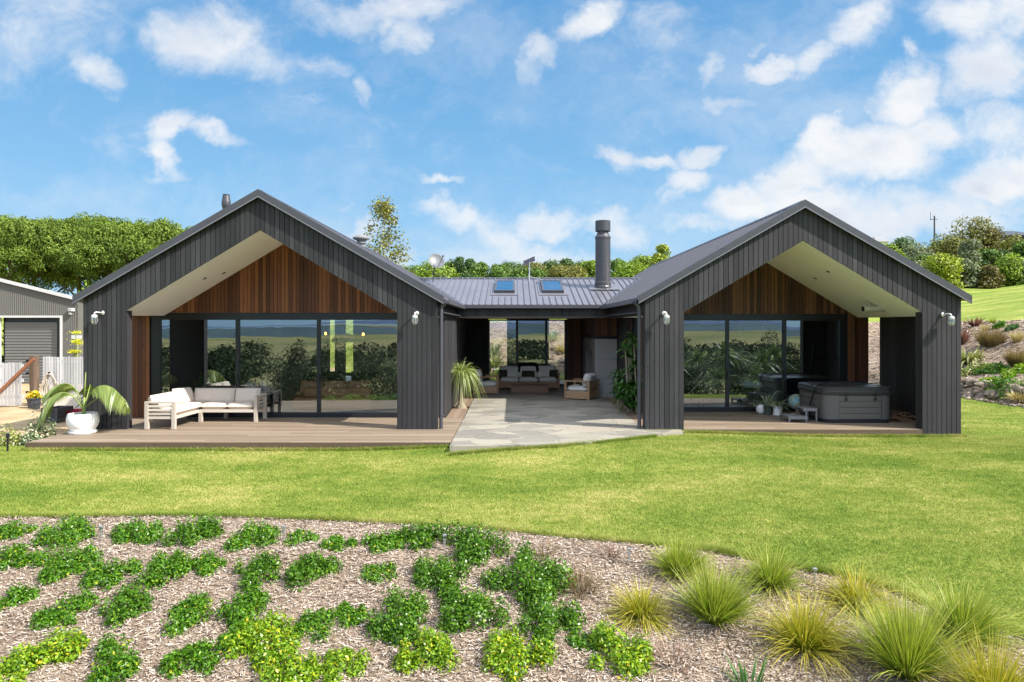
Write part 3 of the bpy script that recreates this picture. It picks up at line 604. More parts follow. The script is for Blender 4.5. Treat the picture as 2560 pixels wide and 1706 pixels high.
def wing(cx, half, apex, inner_apex, inner_slope, legL, legR, leg_bot, back_y, wallL, wallR, rear, door, door_top, side_panel=None):
    ov = half + .15
    top = lambda x: apex - .10 - T30*abs(x-cx)
    inn = lambda x: inner_apex - inner_slope*abs(x-cx)
    xl, xr = cx-half, cx+half
    # portal: boards over a core
    mb = MB()
    clad_x(mb, xl, legL, FY, top, lambda x: leg_bot, splits=(cx,)); clad_x(mb, legR, xr, FY, top, lambda x: leg_bot, splits=(cx,))
    clad_x(mb, legL, cx, FY, top, inn); clad_x(mb, cx, legR, FY, top, inn)
    clad_y(mb, FY+.03, FY+.25, legL-.012, inn(legL)+.25, leg_bot, 1); clad_y(mb, FY+.03, FY+.25, legR+.012, inn(legR)+.25, leg_bot, -1)
    clad_y(mb, FY+.03, FY+.25, xl-.006, top(xl)-.02, leg_bot, 1); clad_y(mb, FY+.03, FY+.25, xr+.006, top(xr)-.02, leg_bot, -1)
    mb.build('portal_cladding', 'black_timber', house)
    mb = MB()
    for a, b in ((xl+.02, legL-.02), (legR+.02, xr-.02)):
        mb.prism([(a, FY+.025, leg_bot+.01), (b, FY+.025, leg_bot+.01), (b, FY+.025, top(b)-.02), (a, FY+.025, top(a)-.02)], (0, .225, 0))
    for a, b in ((legL-.02, cx), (cx, legR+.02)):
        mb.prism([(a, FY+.0255, inn(a)+.012), (b, FY+.0255, inn(b)+.012), (b, FY+.0255, top(b)-.02), (a, FY+.0255, top(a)-.02)], (0, .2235, 0))
    mb.build('portal_core', 'frame_black', house)
    # roof planes, ribs, barge, ridge cap
    ry0 = FY-.11
    mb = MB()
    for s in (-1, 1):
        e = cx+s*ov; z = apex-T30*ov
        mb.prism([(cx, ry0+.02, apex-.09), (cx, ry0+.02, apex), (e, ry0+.02, z), (e, ry0+.02, z-.09)], (0, rear-ry0, 0))
    y = ry0+.45
    while y < rear:
        for s in (-1, 1):
            e = cx+s*(ov-.01); z = apex-T30*(ov-.01)
            mb.prism([(cx+s*.1, y, apex-T30*.1-.01), (cx+s*.1, y, apex-T30*.1+.022), (e, y, z+.022), (e, y, z-.01)], (0, .035, 0))
        y += .38
    mb.build('roof', 'roof_metal', house)
    mb = MB()
    for s in (-1, 1):
        e = cx+s*(ov+.02); z = apex-T30*(ov+.02)
        mb.prism([(cx, ry0-.012, apex+.035), (e, ry0-.012, z+.035), (e, ry0-.012, z-.155), (cx, ry0-.012, apex-.155)], (0, .032, 0))
        mb.prism([(cx, ry0+.021, apex+.035), (e, ry0+.021, z+.035), (e, ry0+.021, z+.005), (cx, ry0+.021, apex+.005)], (0, .13, 0))
    mb.prism([(cx-.16, ry0+.16, apex-T30*.16+.03), (cx, ry0+.16, apex+.045), (cx+.16, ry0+.16, apex-T30*.16+.03), (cx, ry0+.16, apex+.012)], (0, rear-ry0-.15, 0))
    mb.build('barge_flashing', 'flashing', house)
    mb = MB()
    for s in (-1, 1):
        e = cx+s*(ov+.02); z = apex-T30*(ov+.02)
        mb.prism([(cx, ry0-.017, apex-.127), (e, ry0-.017, z-.127), (e, ry0-.017, z-.151), (cx, ry0-.017, apex-.151)], (0, .004, 0))
    mb.build('drip_edge', 'bright_edge', house)
    # pale soffit of the recess
    mb = MB()
    for s, leg in ((-1, legL), (1, legR)):
        lim = leg + s*.14
        cuts = [FY+.03] + [q for q in (FY+1.22, FY+2.42) if q < back_y-.3] + [back_y-.004]
        for q0, q1 in zip(cuts[:-1], cuts[1:]):
            mb.prism([(cx, q0, inn(cx)+.03), (cx, q0, inn(cx)), (lim, q0, inn(lim)), (lim, q0, inn(lim)+.03)], (0, q1-q0-.005, 0))
        far = (xl+.01 if s < 0 else xr-.01); a, b = sorted((lim+s*.0, far))
        mb.box(a, b, FY+.255, back_y-.004, inn(lim)-.001, inn(lim)+.028)
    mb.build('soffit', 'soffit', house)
    # outer eave edge over the recess
    mb = MB()
    for s in (-1, 1):
        e = cx+s*half; z = apex-.1-T30*half; mb = MB()
        mb.box(min(e, e-s*.03), max(e, e-s*.03), FY+.26, rear, inn(legL if s < 0 else legR)-.08, z+.02); mb.build('eave_fascia', 'black_timber', house)
    # back wall of the recess in cedar
    dx0, dx1 = door
    mb = MB()
    zt = lambda x: min(inn(x)+.0, 9)
    clad_x(mb, dx0, dx1, back_y, zt, lambda x: door_top, pitch=.098, gap=.008, splits=(cx,))
    clad_x(mb, wallL, dx0, back_y, lambda x: max(zt(x), inn(legL-.14)), lambda x: .0, pitch=.098, gap=.008)
    clad_x(mb, dx1, wallR, back_y, lambda x: max(zt(x), inn(legR+.14)), lambda x: .0, pitch=.098, gap=.008)
    return mb, top, inn

# west wing
mbL, topL, innL = wing(-5.84, 4.10, 5.514, 4.615, .60, -8.95, -2.66, 0.0, 17.85, -9.955, -2.2, 33.0, (-9.48, -2.2), 2.745)
mbL.build('cedar_wall', 'cedar', house)
mbR, topR, innR = wing(6.745, 3.665, 5.273, 4.373, .60, 3.98, 9.505, -.13, 19.05, 3.55, 9.95, 33.0, (4.3, 9.37), 2.735)
mbR.build('cedar_wall', 'cedar_red', house)

# wall bodies behind
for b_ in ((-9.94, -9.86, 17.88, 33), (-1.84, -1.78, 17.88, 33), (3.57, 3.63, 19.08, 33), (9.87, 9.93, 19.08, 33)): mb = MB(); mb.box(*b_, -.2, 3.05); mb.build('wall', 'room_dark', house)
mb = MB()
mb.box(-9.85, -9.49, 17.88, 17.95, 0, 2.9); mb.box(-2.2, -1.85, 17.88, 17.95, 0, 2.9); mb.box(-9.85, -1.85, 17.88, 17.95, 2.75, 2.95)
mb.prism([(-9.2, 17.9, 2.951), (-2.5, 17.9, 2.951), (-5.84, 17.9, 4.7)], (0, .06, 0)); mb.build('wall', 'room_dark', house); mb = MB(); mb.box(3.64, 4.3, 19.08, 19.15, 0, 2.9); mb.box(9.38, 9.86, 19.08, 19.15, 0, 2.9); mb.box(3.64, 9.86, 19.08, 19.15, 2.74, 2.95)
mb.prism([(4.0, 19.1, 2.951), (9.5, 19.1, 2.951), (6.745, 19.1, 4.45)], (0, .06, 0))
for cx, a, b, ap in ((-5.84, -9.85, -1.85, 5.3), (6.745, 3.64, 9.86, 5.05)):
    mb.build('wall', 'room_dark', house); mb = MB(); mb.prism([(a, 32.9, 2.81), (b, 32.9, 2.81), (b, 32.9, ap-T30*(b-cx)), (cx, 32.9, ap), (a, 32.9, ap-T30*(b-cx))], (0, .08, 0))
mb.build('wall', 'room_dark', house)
for w_ in ((17.88, 27.3, -1.779, 2.7, 0, 1), (17.88, 33, -9.961, 2.7, -.2, 1), (19.3, 19.9, 3.569, 2.7, 0, -1), (20.95, 27.3, 3.569, 2.7, 0, -1), (19.08, 33, 9.931, 2.7, -.2, 1),
           (FY+.26, 19.02, 10.24, 2.72, -.02, 1), (FY+.26, 19.02, 10.405, 2.8, -.1, -1)):      # the last two face the free side screen of the east recess
    mb = MB(); clad_y(mb, *w_); mb.build('side_cladding', 'black_timber', house)
mb = MB(); clad_x(mb, -2.19, -1.76, 17.85, lambda x: 2.7, lambda x: 0); mb.build('corner_cladding', 'black_timber', house)
mb = MB(); mb.box(10.264, 10.38, FY+.26, 19.0, -.05, 2.72); mb.build('side_screen_core', 'frame_black', house)

# sliding doors
def slider(xs, y, ztop, panes, style_l=.10, style_r=.22, head=.19, sill=.13, hide=None):
    x0, x1 = xs
    fr = MB()
    fr.box(x0, x1, y, y+.10, ztop-head, ztop-.003); fr.box(x0, x1, y, y+.10, 0.004, sill)
    fr.box(x0, x0+style_l, y+.001, y+.101, sill, ztop-head); fr.box(x1-style_r, x1, y+.001, y+.101, sill, ztop-head)
    for k, p in enumerate(panes): fr.box(p-.045, p+.045, y-.012, y+.09, sill-.05, ztop-head+.06)
    d = fr.build('sliding_door', 'frame_black', house)
    e = [x0+style_l] + [q for p in panes for q in (p-.045, p+.045)] + [x1-style_r]
    for a, b in zip(e[::2], e[1::2]):
        q = [random.uniform(-.006, .006) for _ in range(3)]; g = MB(); g.add([(a, y+.045+q[0], sill), (b, y+.045+q[1], sill), (b, y+.045+q[1]+q[2], ztop-head), (a, y+.045+q[0]+q[2], ztop-head)], [(0, 1, 2, 3)]); g.build('glass_pane', 'glass', d)
    for p in panes: h = MB(); h.box(p-.018, p+.018, y-.05, y-.013, .95, 1.15); h.build('handle', 'frame_black', d)
slider((-9.48, -2.2), 17.90, 2.745, (-7.20, -5.07), style_l=.26)
slider((4.3, 9.37), 19.10, 2.735, (6.03, 7.63), style_r=.20)

# link roof: a low gable running across
LE, LR, LZ, LP = 21.5, 25.6, 3.08, .268
lz = lambda y: LZ + LP*(y-LE) if y <= LR else LZ + LP*(2*LR-LE-y)
mb = MB()
mb.prism([(-3.4, LE-.08, LZ-.03), (-3.4, LR, lz(LR)), (-3.4, 2*LR-LE, LZ), (-3.4, 2*LR-LE, LZ-.08), (-3.4, LR, lz(LR)-.08), (-3.4, LE-.08, LZ-.1)], (8.2, 0, 0))
x = -3.3
sky_x = ((-.62, .12), (1.0, 1.78))
while x < 4.75:
    seg = [(LE-.08, LR)]
    if any(a-.05 < x < b+.05 for a, b in sky_x): seg = [(LE-.08, 22.55), (25.05, LR)]
    for p, q in seg:
        mb.prism([(x, p, lz(p)-.01), (x+.012, p, lz(p)+.032), (x+.032, p, lz(p)+.032), (x+.044, p, lz(p)-.01)], (0, q-p, lz(q)-lz(p)))
    x += .205
mb.build('link_roof', 'roof_metal', house)
mb = MB(); mb.prism([(-3.5, LR-.16, lz(LR)-.02), (-3.5, LR, lz(LR)+.035), (-3.5, LR+.16, lz(LR)-.02), (-3.5, LR, lz(LR)-.04)], (8.4, 0, 0)); mb.build('ridge_cap', 'flashing', house)
# valley flashings
for (xa, xb) in ((-1.60, -3.42), (2.93, 4.78)):
    mb = MB(); pa, pb = Vector((xa, LE-.05, LZ+.0)), Vector((xb, LR, lz(LR)+.0)); s = Vector((.06, .06 if xa < 0 else -.06, .0))
    mb.add([pa-s+Vector((0,0,.012)), pa+s+Vector((0,0,.012)), pb+s+Vector((0,0,.012)), pb-s+Vector((0,0,.012))], [(0, 1, 2, 3)]); mb.build('valley_flashing', 'flashing', house)
# link front: beam, gutter, ceiling
mb = MB(); clad_x(mb, -1.72, 3.1, LE, lambda x: 2.98, lambda x: 2.68, pitch=.135)
mb.build('beam_cladding', 'black_timber', house)
mb = MB(); mb.box(-1.78, 3.5, LE+.025, LE+.14, 2.69, 3.0); mb.build('beam', 'frame_black', house)
def gutter(x0, x1, y0, y1, z):
    mb = MB(); mb.box(x0, x1, y0, y1, z-.11, z-.095); 
    if x1-x0 > y1-y0: mb.box(x0, x1, y0, y0+.012, z-.095, z); mb.box(x0, x1, y1-.012, y1, z-.095, z-.01)
    else: mb.box(x0, x0+.012, y0, y1, z-.095, z); mb.box(x1-.012, x1, y0, y1, z-.095, z)
    mb.build('gutter', 'flashing', house)
gutter(-1.6, 2.93, LE-.2, LE-.085, 3.06)
gutter(-1.58, -1.46, FY+.05, LE-.21, 3.03); gutter(2.78, 2.90, FY+.05, LE-.21, 3.03)
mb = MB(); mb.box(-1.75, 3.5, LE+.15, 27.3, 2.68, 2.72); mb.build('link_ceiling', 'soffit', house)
for b_ in ((-1.735, -1.60, FY+.3, LE-.01), (2.93, 3.075, FY+.3, LE-.01), (3.08, 3.55, FY+.3, LE+.14)): mb = MB(); mb.box(*b_, 2.70, 2.73); mb.build('eave_soffit', 'flashing', house)
for x in (-1.655, 2.972):
    mb = MB(); mb.tube([(x+.10*(1 if x < 0 else -1), FY+.12, 2.93), (x+.02*(1 if x < 0 else -1), FY+.12, 2.86), (x, FY+.12, 2.74), (x, FY+.12, .0)], .045, 12); mb.box(x-.06, x+.06, FY+.09, FY+.16, 1.4, 1.43); mb.box(x-.06, x+.06, FY+.09, FY+.16, .3, .33)
    mb.build('downpipe', 'flashing', house)
# link back wall and its tall windows
for a_, b_, m_ in ((-1.75, -.95, 'black_timber_dark'), (2.2, 3.55, 'cedar_red')):
    mb = MB(); clad_x(mb, a_, b_, 27.28, lambda x: 2.68, lambda x: 0, pitch=.135); mb.build('link_cladding', m_, house); mb = MB(); mb.box(a_-.01, b_-.002, 27.31, 27.4, 0, 2.68); mb.build('link_wall', 'room_dark', house)
slider((-.95, 2.2), 27.30, 2.66, (.20, 1.37), style_l=.06, style_r=.1, head=.06, sill=.07)
# far side of the link: dark screen between two clear openings
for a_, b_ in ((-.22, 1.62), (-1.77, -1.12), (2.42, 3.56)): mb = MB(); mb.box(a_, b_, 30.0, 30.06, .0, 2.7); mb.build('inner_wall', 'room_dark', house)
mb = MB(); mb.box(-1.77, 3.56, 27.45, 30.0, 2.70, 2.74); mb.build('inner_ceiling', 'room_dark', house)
mb = MB(); mb.box(-1.77, 3.56, 27.4, 30.1, -.03, -.004); mb.build('link_floor', 'room_floor', house)
# skylights
for a, b in sky_x:
    fr = MB(); rot = Matrix.Rotation(math.atan(LP), 3, 'X'); c = Vector(((a+b)/2, 23.85, lz(23.85)+.05)); w = b-a-.06; L = 1.75
    for sx in (-1, 1): fr.obox(c + rot @ Vector((sx*(w/2-.03), 0, 0)), (.06, L, .13), rot)
    for sy in (-1, 1): fr.obox(c + rot @ Vector((0, sy*(L/2-.04), -.002)), (w-.12, .08, .13), rot)
    s = fr.build('skylight', 'flashing', house)
    g = MB(); g.obox(c + rot @ Vector((0, 0, .045)), (w-.12, L-.16, .02), rot); g.build('glass_pane', 'glass_sky', s)
    fl = MB(); fl.obox(c + rot @ Vector((0, 0, -.036)), (w+.26, L+.55, .008), rot); fl.build('skylight_flashing', 'roof_metal', s)
# doorway glass on the east wing's courtyard side
mb = MB(); mb.box(3.50, 3.56, 19.9, 19.96, 0, 2.5); mb.box(3.50, 3.56, 20.9, 20.95, 0, 2.5); mb.box(3.50, 3.56, 19.9, 20.95, 2.5, 2.6)
d = mb.build('side_door', 'frame_black', house); mb = MB(); mb.add([(3.53, 19.96, .02), (3.53, 20.9, .02), (3.53, 20.9, 2.5), (3.53, 19.96, 2.5)], [(0, 1, 2, 3)]); mb.build('glass_pane', 'glass', d)
# small lamps in the soffits
def spot(x, y, cx, inn, s):
    mb = MB(); n = Vector((s*.6, 0, 1)).normalized(); rot = Vector((0, 0, 1)).rotation_difference(-n).to_matrix()
    mb.lathe([(.0, 0), (.05, 0), (.05, .006), (.035, .012), (.0, .012)], (x, y, inn(x)-.001), 16, rot, caps=False); mb.build('downlight', 'frame_black', house)
spot(-7.58, 16.85, -5.84, innL, -1); spot(7.80, 16.85, 6.745, innR, 1); spot(7.95, 17.9, 6.745, innR, 1); spot(-7.3, 17.3, -5.84, innL, -1)
# fireplace block in the courtyard
mb = MB()
for z0, z1 in ((0, .62), (.628, 1.28), (1.288, 1.955)): mb.box(2.80, 3.53, 23.0, 23.9, z0, z1); mb.box(2.80, 3.53, 25.9, 26.9, z0, z1)
mb.box(2.80, 3.53, 23.9, 25.9, 1.5, 1.95); mb.box(2.80, 3.53, 23.9, 25.9, 0, .45); mb.box(3.40, 3.53, 23.9, 25.9, .45, 1.5)
fp = mb.build('fireplace', 'concrete', house); mb = MB(); mb.box(2.86, 3.38, 23.95, 25.85, .46, .50); mb.box(3.36, 3.39, 23.95, 25.85, .5, 1.48); mb.box(2.83, 3.39, 23.901, 23.93, .46, 1.49); mb.build('firebox', 'tub_base', fp)
mb = MB(); clad_x(mb, 2.80, 3.53, 23.0, lambda x: 2.68, lambda x: 2.06+.03*(3.5-x), pitch=.11); clad_y(mb, 23.03, 26.9, 2.80, 2.68, 2.06, 1); mb.build('chimney_breast', 'cedar_red', house)
mb = MB(); mb.box(2.87, 3.5, 23.06, 26.8, 1.957, 2.66); mb.build('chimney_core', 'frame_black', house)

# roof fittings
def rz_(x, cx, apex): return apex - T30*abs(x-cx)
def flue(name, x, y, z0, prof, m='flue_metal', n=28):
    mb = MB(); mb.lathe(prof, (x, y, z0), n); o = mb.build(name, m, house, smooth=False); return o
c = flue('chimney_flue', 3.18, 23.9, lz(23.9)-.02, [(.30, 0), (.30, .06), (.285, .09), (.285, .22), (.265, .24), (.265, 1.72), (.275, 1.74), (.275, 1.80), (.20, 1.92), (.19, 2.06), (.245, 2.07)])
mb = MB(); zb = lz(23.9)-.02; mb.lathe([(.255, 2.0), (.265, 2.0), (.265, 2.36), (.25, 2.37), (.0, 2.37)], (3.18, 23.9, zb), 28, caps=False); mb.build('cowl', 'flue_metal', c)
mb = MB(); rot = Matrix.Rotation(math.atan(LP), 3, 'X'); mb.obox((3.18, 23.9, lz(23.9)+.038), (.98, .92, .010), rot); mb.build('flue_flashing', 'roof_metal', c)
xf = at(565.5, 500, 18.0).x; z0 = rz_(xf, -5.84, 5.514)-.1; zt = at(0, 487, 18.0).z
c = flue('stove_flue', xf, 18.0, z0, [(.085, 0), (.085, zt-z0-.40), (.115, zt-z0-.28), (.115, zt-z0-.20), (.085, zt-z0-.03), (.09, zt-z0), (.0, zt-z0)], n=20)
xf = -5.52; z0 = rz_(xf, -5.84, 5.514)-.05
c = flue('roof_vent', xf, 25.0, z0, [(.15, 0), (.15, .12), (.20, .13), (.20, .17), (.15, .18), (.15, .23), (.20, .24), (.20, .28)], 'vent_metal', 20)
mb = MB(); mb.lathe([(.30, .29), (.31, .34), (.24, .40), (.12, .45), (.0, .46)], (xf, 25.0, z0), 20, caps=False); mb.lathe([(.0, .288), (.30, .289)], (xf, 25.0, z0), 20, caps=False); mb.build('vent_cap', 'vent_metal', c, smooth=False)

# interiors
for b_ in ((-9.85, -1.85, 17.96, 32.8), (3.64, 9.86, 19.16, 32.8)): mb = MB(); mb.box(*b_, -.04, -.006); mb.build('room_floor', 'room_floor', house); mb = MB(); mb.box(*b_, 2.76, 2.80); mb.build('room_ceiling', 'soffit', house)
mb = MB()
e = [-9.85, -9.0, -8.8, -6.95, -6.75, -6.35, -6.05, -4.4, -4.25, -1.85]
for a, b in zip(e[::2], e[1::2]): mb.box(a, b, 26.0, 26.1, 0, 2.75)
for a, b in zip(e[1:-1:2], e[2::2]): mb.box(a, b, 26.0, 26.1, 0, .25); mb.box(a, b, 26.0, 26.1, 2.62, 2.75)
mb.build('room_partition', 'room_wall', house); mb = MB()
e = [3.64, 8.3, 8.45, 9.2, 9.33, 9.86]
for a, b in zip(e[::2], e[1::2]): mb.box(a, b, 25.0, 25.1, 0, 2.75)
mb.build('room_partition', 'room_wall', house)

# ------------------------------------------------------------------ decks and patio
def deck_boards(x0, x1, y0, y1, along, z0=-.03, z1=0.0, gap=.006, w=.14):
    mb = MB()
    if along == 'X':
        n = round((y1-y0)/w); e = np.linspace(y0, y1, n+1)
        for k, (a, b) in enumerate(zip(e[:-1], e[1:])):
            cuts = [x0] + sorted(x0 + (x1-x0)*((.31*k+f) % 1.0) for f in ((0.1, .62) if x1-x0 > 4 else (.5,))) + [x1]
            for p, q in zip(cuts[:-1], cuts[1:]):
                if q-p > .05: mb.box(p+.002, q-.002, a+gap/2, b-gap/2, z0, z1)
    else:
        n = round((x1-x0)/w); e = np.linspace(x0, x1, n+1)
        for k, (a, b) in enumerate(zip(e[:-1], e[1:])):
            c = y0 + (y1-y0)*((.37*k+.2) % 1.0)
            for p, q in ((y0, c), (c, y1)):
                if q-p > .05: mb.box(a+gap/2, b-gap/2, p+.002, q-.002, z0, z1)
    return mb
dk = thing('timber_deck', (-5.8, 16, -.17), 'long brown timber deck under the corner sofa, reaching out over the lawn', 'deck')
deck_boards(-10.0, -1.27, 14.08, 17.84, 'X').build('deck_boards', 'deck', dk)
deck_boards(-1.73, -1.27, 17.86, 19.8, 'Y').build('deck_boards', 'deck_y', dk); deck_boards(-1.73, -1.27, 20.35, 23.6, 'Y').build('deck_boards', 'deck_y', dk)
mb = MB(); mb.box(-9.99, -1.28, 14.10, 17.83, -.16, -.034); mb.box(-1.73, -1.28, 17.84, 19.78, -.16, -.035); mb.box(-1.73, -1.28, 20.37, 23.6, -.16, -.035); mb.build('deck_frame', 'frame_black', dk)
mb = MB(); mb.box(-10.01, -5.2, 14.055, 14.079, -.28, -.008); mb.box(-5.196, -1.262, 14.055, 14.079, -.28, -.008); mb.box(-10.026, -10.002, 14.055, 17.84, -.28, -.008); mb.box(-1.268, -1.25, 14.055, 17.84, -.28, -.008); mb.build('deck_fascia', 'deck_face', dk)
dk = thing('timber_deck', (6.7, 17.4, -.17), 'shaded timber deck inside the east recess carrying the hot tub', 'deck')
deck_boards(3.57, 9.93, FY+.02, 19.09, 'X').build('deck_boards', 'deck', dk)
deck_boards(9.94, 10.23, FY+.27, 19.0, 'Y').build('deck_boards', 'deck_y', dk); deck_boards(3.09, 3.55, FY+.27, 22.9, 'Y').build('deck_boards', 'deck_y', dk)
mb = MB(); mb.box(3.1, 10.2, FY+.28, 19.08, -.16, -.034); mb.box(4.0, 9.5, FY+.03, FY+.28, -.16, -.034); mb.box(3.1, 3.56, 19.09, 22.9, -.16, -.034); mb.build('deck_frame', 'frame_black', dk)
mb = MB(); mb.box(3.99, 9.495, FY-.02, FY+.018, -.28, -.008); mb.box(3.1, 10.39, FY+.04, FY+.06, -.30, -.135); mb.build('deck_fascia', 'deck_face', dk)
mb = MB(); front = [(-1.245, 13.62), (-.4, 13.68), (.3, 13.78), (.99, 13.95), (1.6, 14.16), (2.1, 14.48), (2.7, 14.95), (3.4, 15.3), (3.9, 15.5), (3.9, 15.81), (3.085, 15.81)]
poly = front + [(3.085, 22.9), (3.56, 22.92), (3.56, 27.28), (-1.77, 27.28), (-1.77, 23.62), (-1.26, 23.62), (-1.245, 20)]
mb.prism([(x, y, 0.0) for x, y in poly], (0, 0, -.20)); tag(mb.build('patio', 'flagstone'), 'pale crazy paved flagstone patio in the courtyard between the wings', 'patio', kind='structure')

# ------------------------------------------------------------------ wall lamps
def lamp(x, z, turn, label):
    t = thing('wall_lamp', (x, FY, z), label, 'lamp', 'swan neck lamps on the portal legs', turn)
    mb = MB(); rx = Matrix.Rotation(R(90), 3, 'X'); mb.lathe([(.0, 0), (.052, 0), (.052, .02), (.042, .032), (.0, .034)], (0, 0, 0), 18, rx, caps=False); mb.build('mounting_plate', 'galvanised', t, True, local=True)
    mb = MB(); mb.tube([(0, -.03, 0), (0, -.10, .012), (0, -.16, .015), (0, -.195, -.005), (0, -.20, -.04)], .017, 10); mb.build('arm', 'galvanised', t, True, local=True)
    mb = MB(); mb.lathe([(.018, -.03), (.05, -.045), (.062, -.06), (.066, -.10), (.062, -.115), (.0, -.116)], (0, -.20, 0), 20, caps=False); mb.build('lamp_cap', 'galvanised', t, True, local=True)
    mb = MB(); mb.lathe([(.056, -.115), (.060, -.15), (.058, -.20), (.042, -.235), (.0, -.25)], (0, -.20, 0), 18, caps=False); mb.build('lamp_glass', 'lamp_glass', t, True, local=True)
    mb = MB()
    for k in range(6):
        a = k*math.pi/3; mb.tube([(.064*math.cos(a), -.20+.064*math.sin(a), -.11), (.066*math.cos(a), -.20+.066*math.sin(a), -.18), (.045*math.cos(a), -.20+.045*math.sin(a), -.24), (0, -.2, -.258)], .004, 5)
    mb.build('cage', 'galvanised', t, local=True)
for px, py, turn, lb in ((257, 783, -.55, 'galvanised lamp above the potted palm, on the left leg of the west wing'), (1042, 784, -.1, 'white caged lamp beside the downpipe, on the right leg of the west wing'),
                         (1660, 784, .1, 'white caged lamp left of the east wing sliding doors, on its left leg'), (2356, 787, .6, 'galvanised lamp right of the hot tub recess, on the east wing outer leg')):
    p = at(px, py, FY-.02); lamp(p.x, p.z, turn, lb)

# heater under the east soffit
xh, yh = 9.12, 17.2; zh = innR(xh)
t = thing('patio_heater', (xh, yh, zh-.02), 'slim grey tubular heater fixed under the white east soffit above the hot tub', 'heater')
mb = MB(); rot = Matrix.Rotation(R(90), 3, 'Y')
mb.tube([(-.27, 0, -.10), (.27, 0, -.10)], .075, 16); mb.build('heater_body', 'galvanised', t, local=True)
for a_, b_ in ((-.29, -.271), (.271, .29)): mb = MB(); mb.tube([(a_, 0, -.10), (b_, 0, -.10)], .062, 16); mb.build('end_cap', 'frame_black', t, local=True)
for a_, h_ in ((-.16, .10), (.13, -.04)): mb = MB(); mb.box(a_, a_+.03, -.02, .02, -.06, h_); mb.build('bracket', 'galvanised', t, local=True)

# dish and flat antenna on the link roof
p = at(1090, 655, 25.0); b = Vector((at(1083, 0, 25.0).x, 25.0, lz(25.0)))
t = thing('satellite_dish', b, 'round pale satellite dish on a dark mast at the left end of the link roof', 'satellite dish')
n = Vector((.35, -.80, .42)).normalized(); rot = Vector((0, 0, 1)).rotation_difference(n).to_matrix(); c = p
mb = MB(); mb.lathe([(.0, .0), (.10, .008), (.2, .03), (.29, .062), (.305, .07), (.30, .056), (.2, .02), (.0, -.012)], c, 28, rot, caps=False); mb.build('reflector', 'dish', t, True)
mb = MB(); mb.tube([b+Vector((0, 0, -.02)), b+Vector((.0, 0, .30)), c-n*.04], .025, 8); mb.tube([b+Vector((.02, 0, .30)), b+Vector((.5, .1, .16))], .011, 6); mb.build('mast', 'flashing', t)
mb = MB(); lo = c + rot @ Vector((.12, -.27, .06)); ft = c + n*.36 + Vector((.16, 0, .02)); mb.tube([lo, ft], .013, 6); mb.lathe([(.0, -.04), (.03, -.03), (.035, .03), (.0, .05)], ft, 10, rot, caps=False); mb.build('receiver_arm', 'flashing', t)
p = at(1323, 652, 25.2); b = Vector((p.x, 25.2, lz(25.2)))
t = thing('flat_antenna', b, 'tilted flat grey internet antenna on a thin mast in the middle of the link roof', 'antenna')
n = Vector((-.42, .45, .80)).normalized(); rot = Vector((0, 0, 1)).rotation_difference(n).to_matrix()
mb = MB(); mb.obox(p, (.46, .34, .035), rot, .012); mb.build('panel', 'antenna', t)
mb = MB(); mb.tube([b+Vector((0, 0, -.02)), p-n*.02], [.028, .022], 8); mb.tube([b+Vector((.02, 0, .14)), b+Vector((.52, -.05, .01))], .012, 6); mb.build('mast', 'antenna', t)

# ------------------------------------------------------------------ furniture
def cushion(mb, c, size, rot=None, puff=.035, n=10):
    """a soft pillow: a rounded slab that swells towards its middle"""
    a, b, h = (k/2 for k in size); r = rot or Matrix.Identity(3); c = Vector(c); vs = []; fs = []
    def rim(u): return max(0.0, 1-abs(u)**3.2)**.42
    for s in (1, -1):
        o = len(vs)
        for i in range(n+1):
            for j in range(n+1):
                u = 2*i/n-1; v = 2*j/n-1; k = rim(u)*rim(v)
                uu = math.copysign(abs(u)**.8, u); vv = math.copysign(abs(v)**.8, v)
                vs.append(c + r @ Vector((uu*a, vv*b, s*((h-puff*.3)*min(1, k*1.25)+puff*k))))
        for i in range(n):
            for j in range(n):
                q = (o+i*(n+1)+j, o+(i+1)*(n+1)+j, o+(i+1)*(n+1)+j+1, o+i*(n+1)+j+1); fs.append(q if s > 0 else q[::-1])
    mb.add(vs, fs)
def soft(name, c, size, m, parent, rot=None, puff=.035, local=False):
    mb = MB(); cushion(mb, c, size, rot, puff); return mb.build(name, m, parent, smooth=True, local=local)
RX = lambda d: Matrix.Rotation(R(d), 3, 'X')
RY = lambda d: Matrix.Rotation(R(d), 3, 'Y')
RZ = lambda d: Matrix.Rotation(R(d), 3, 'Z')

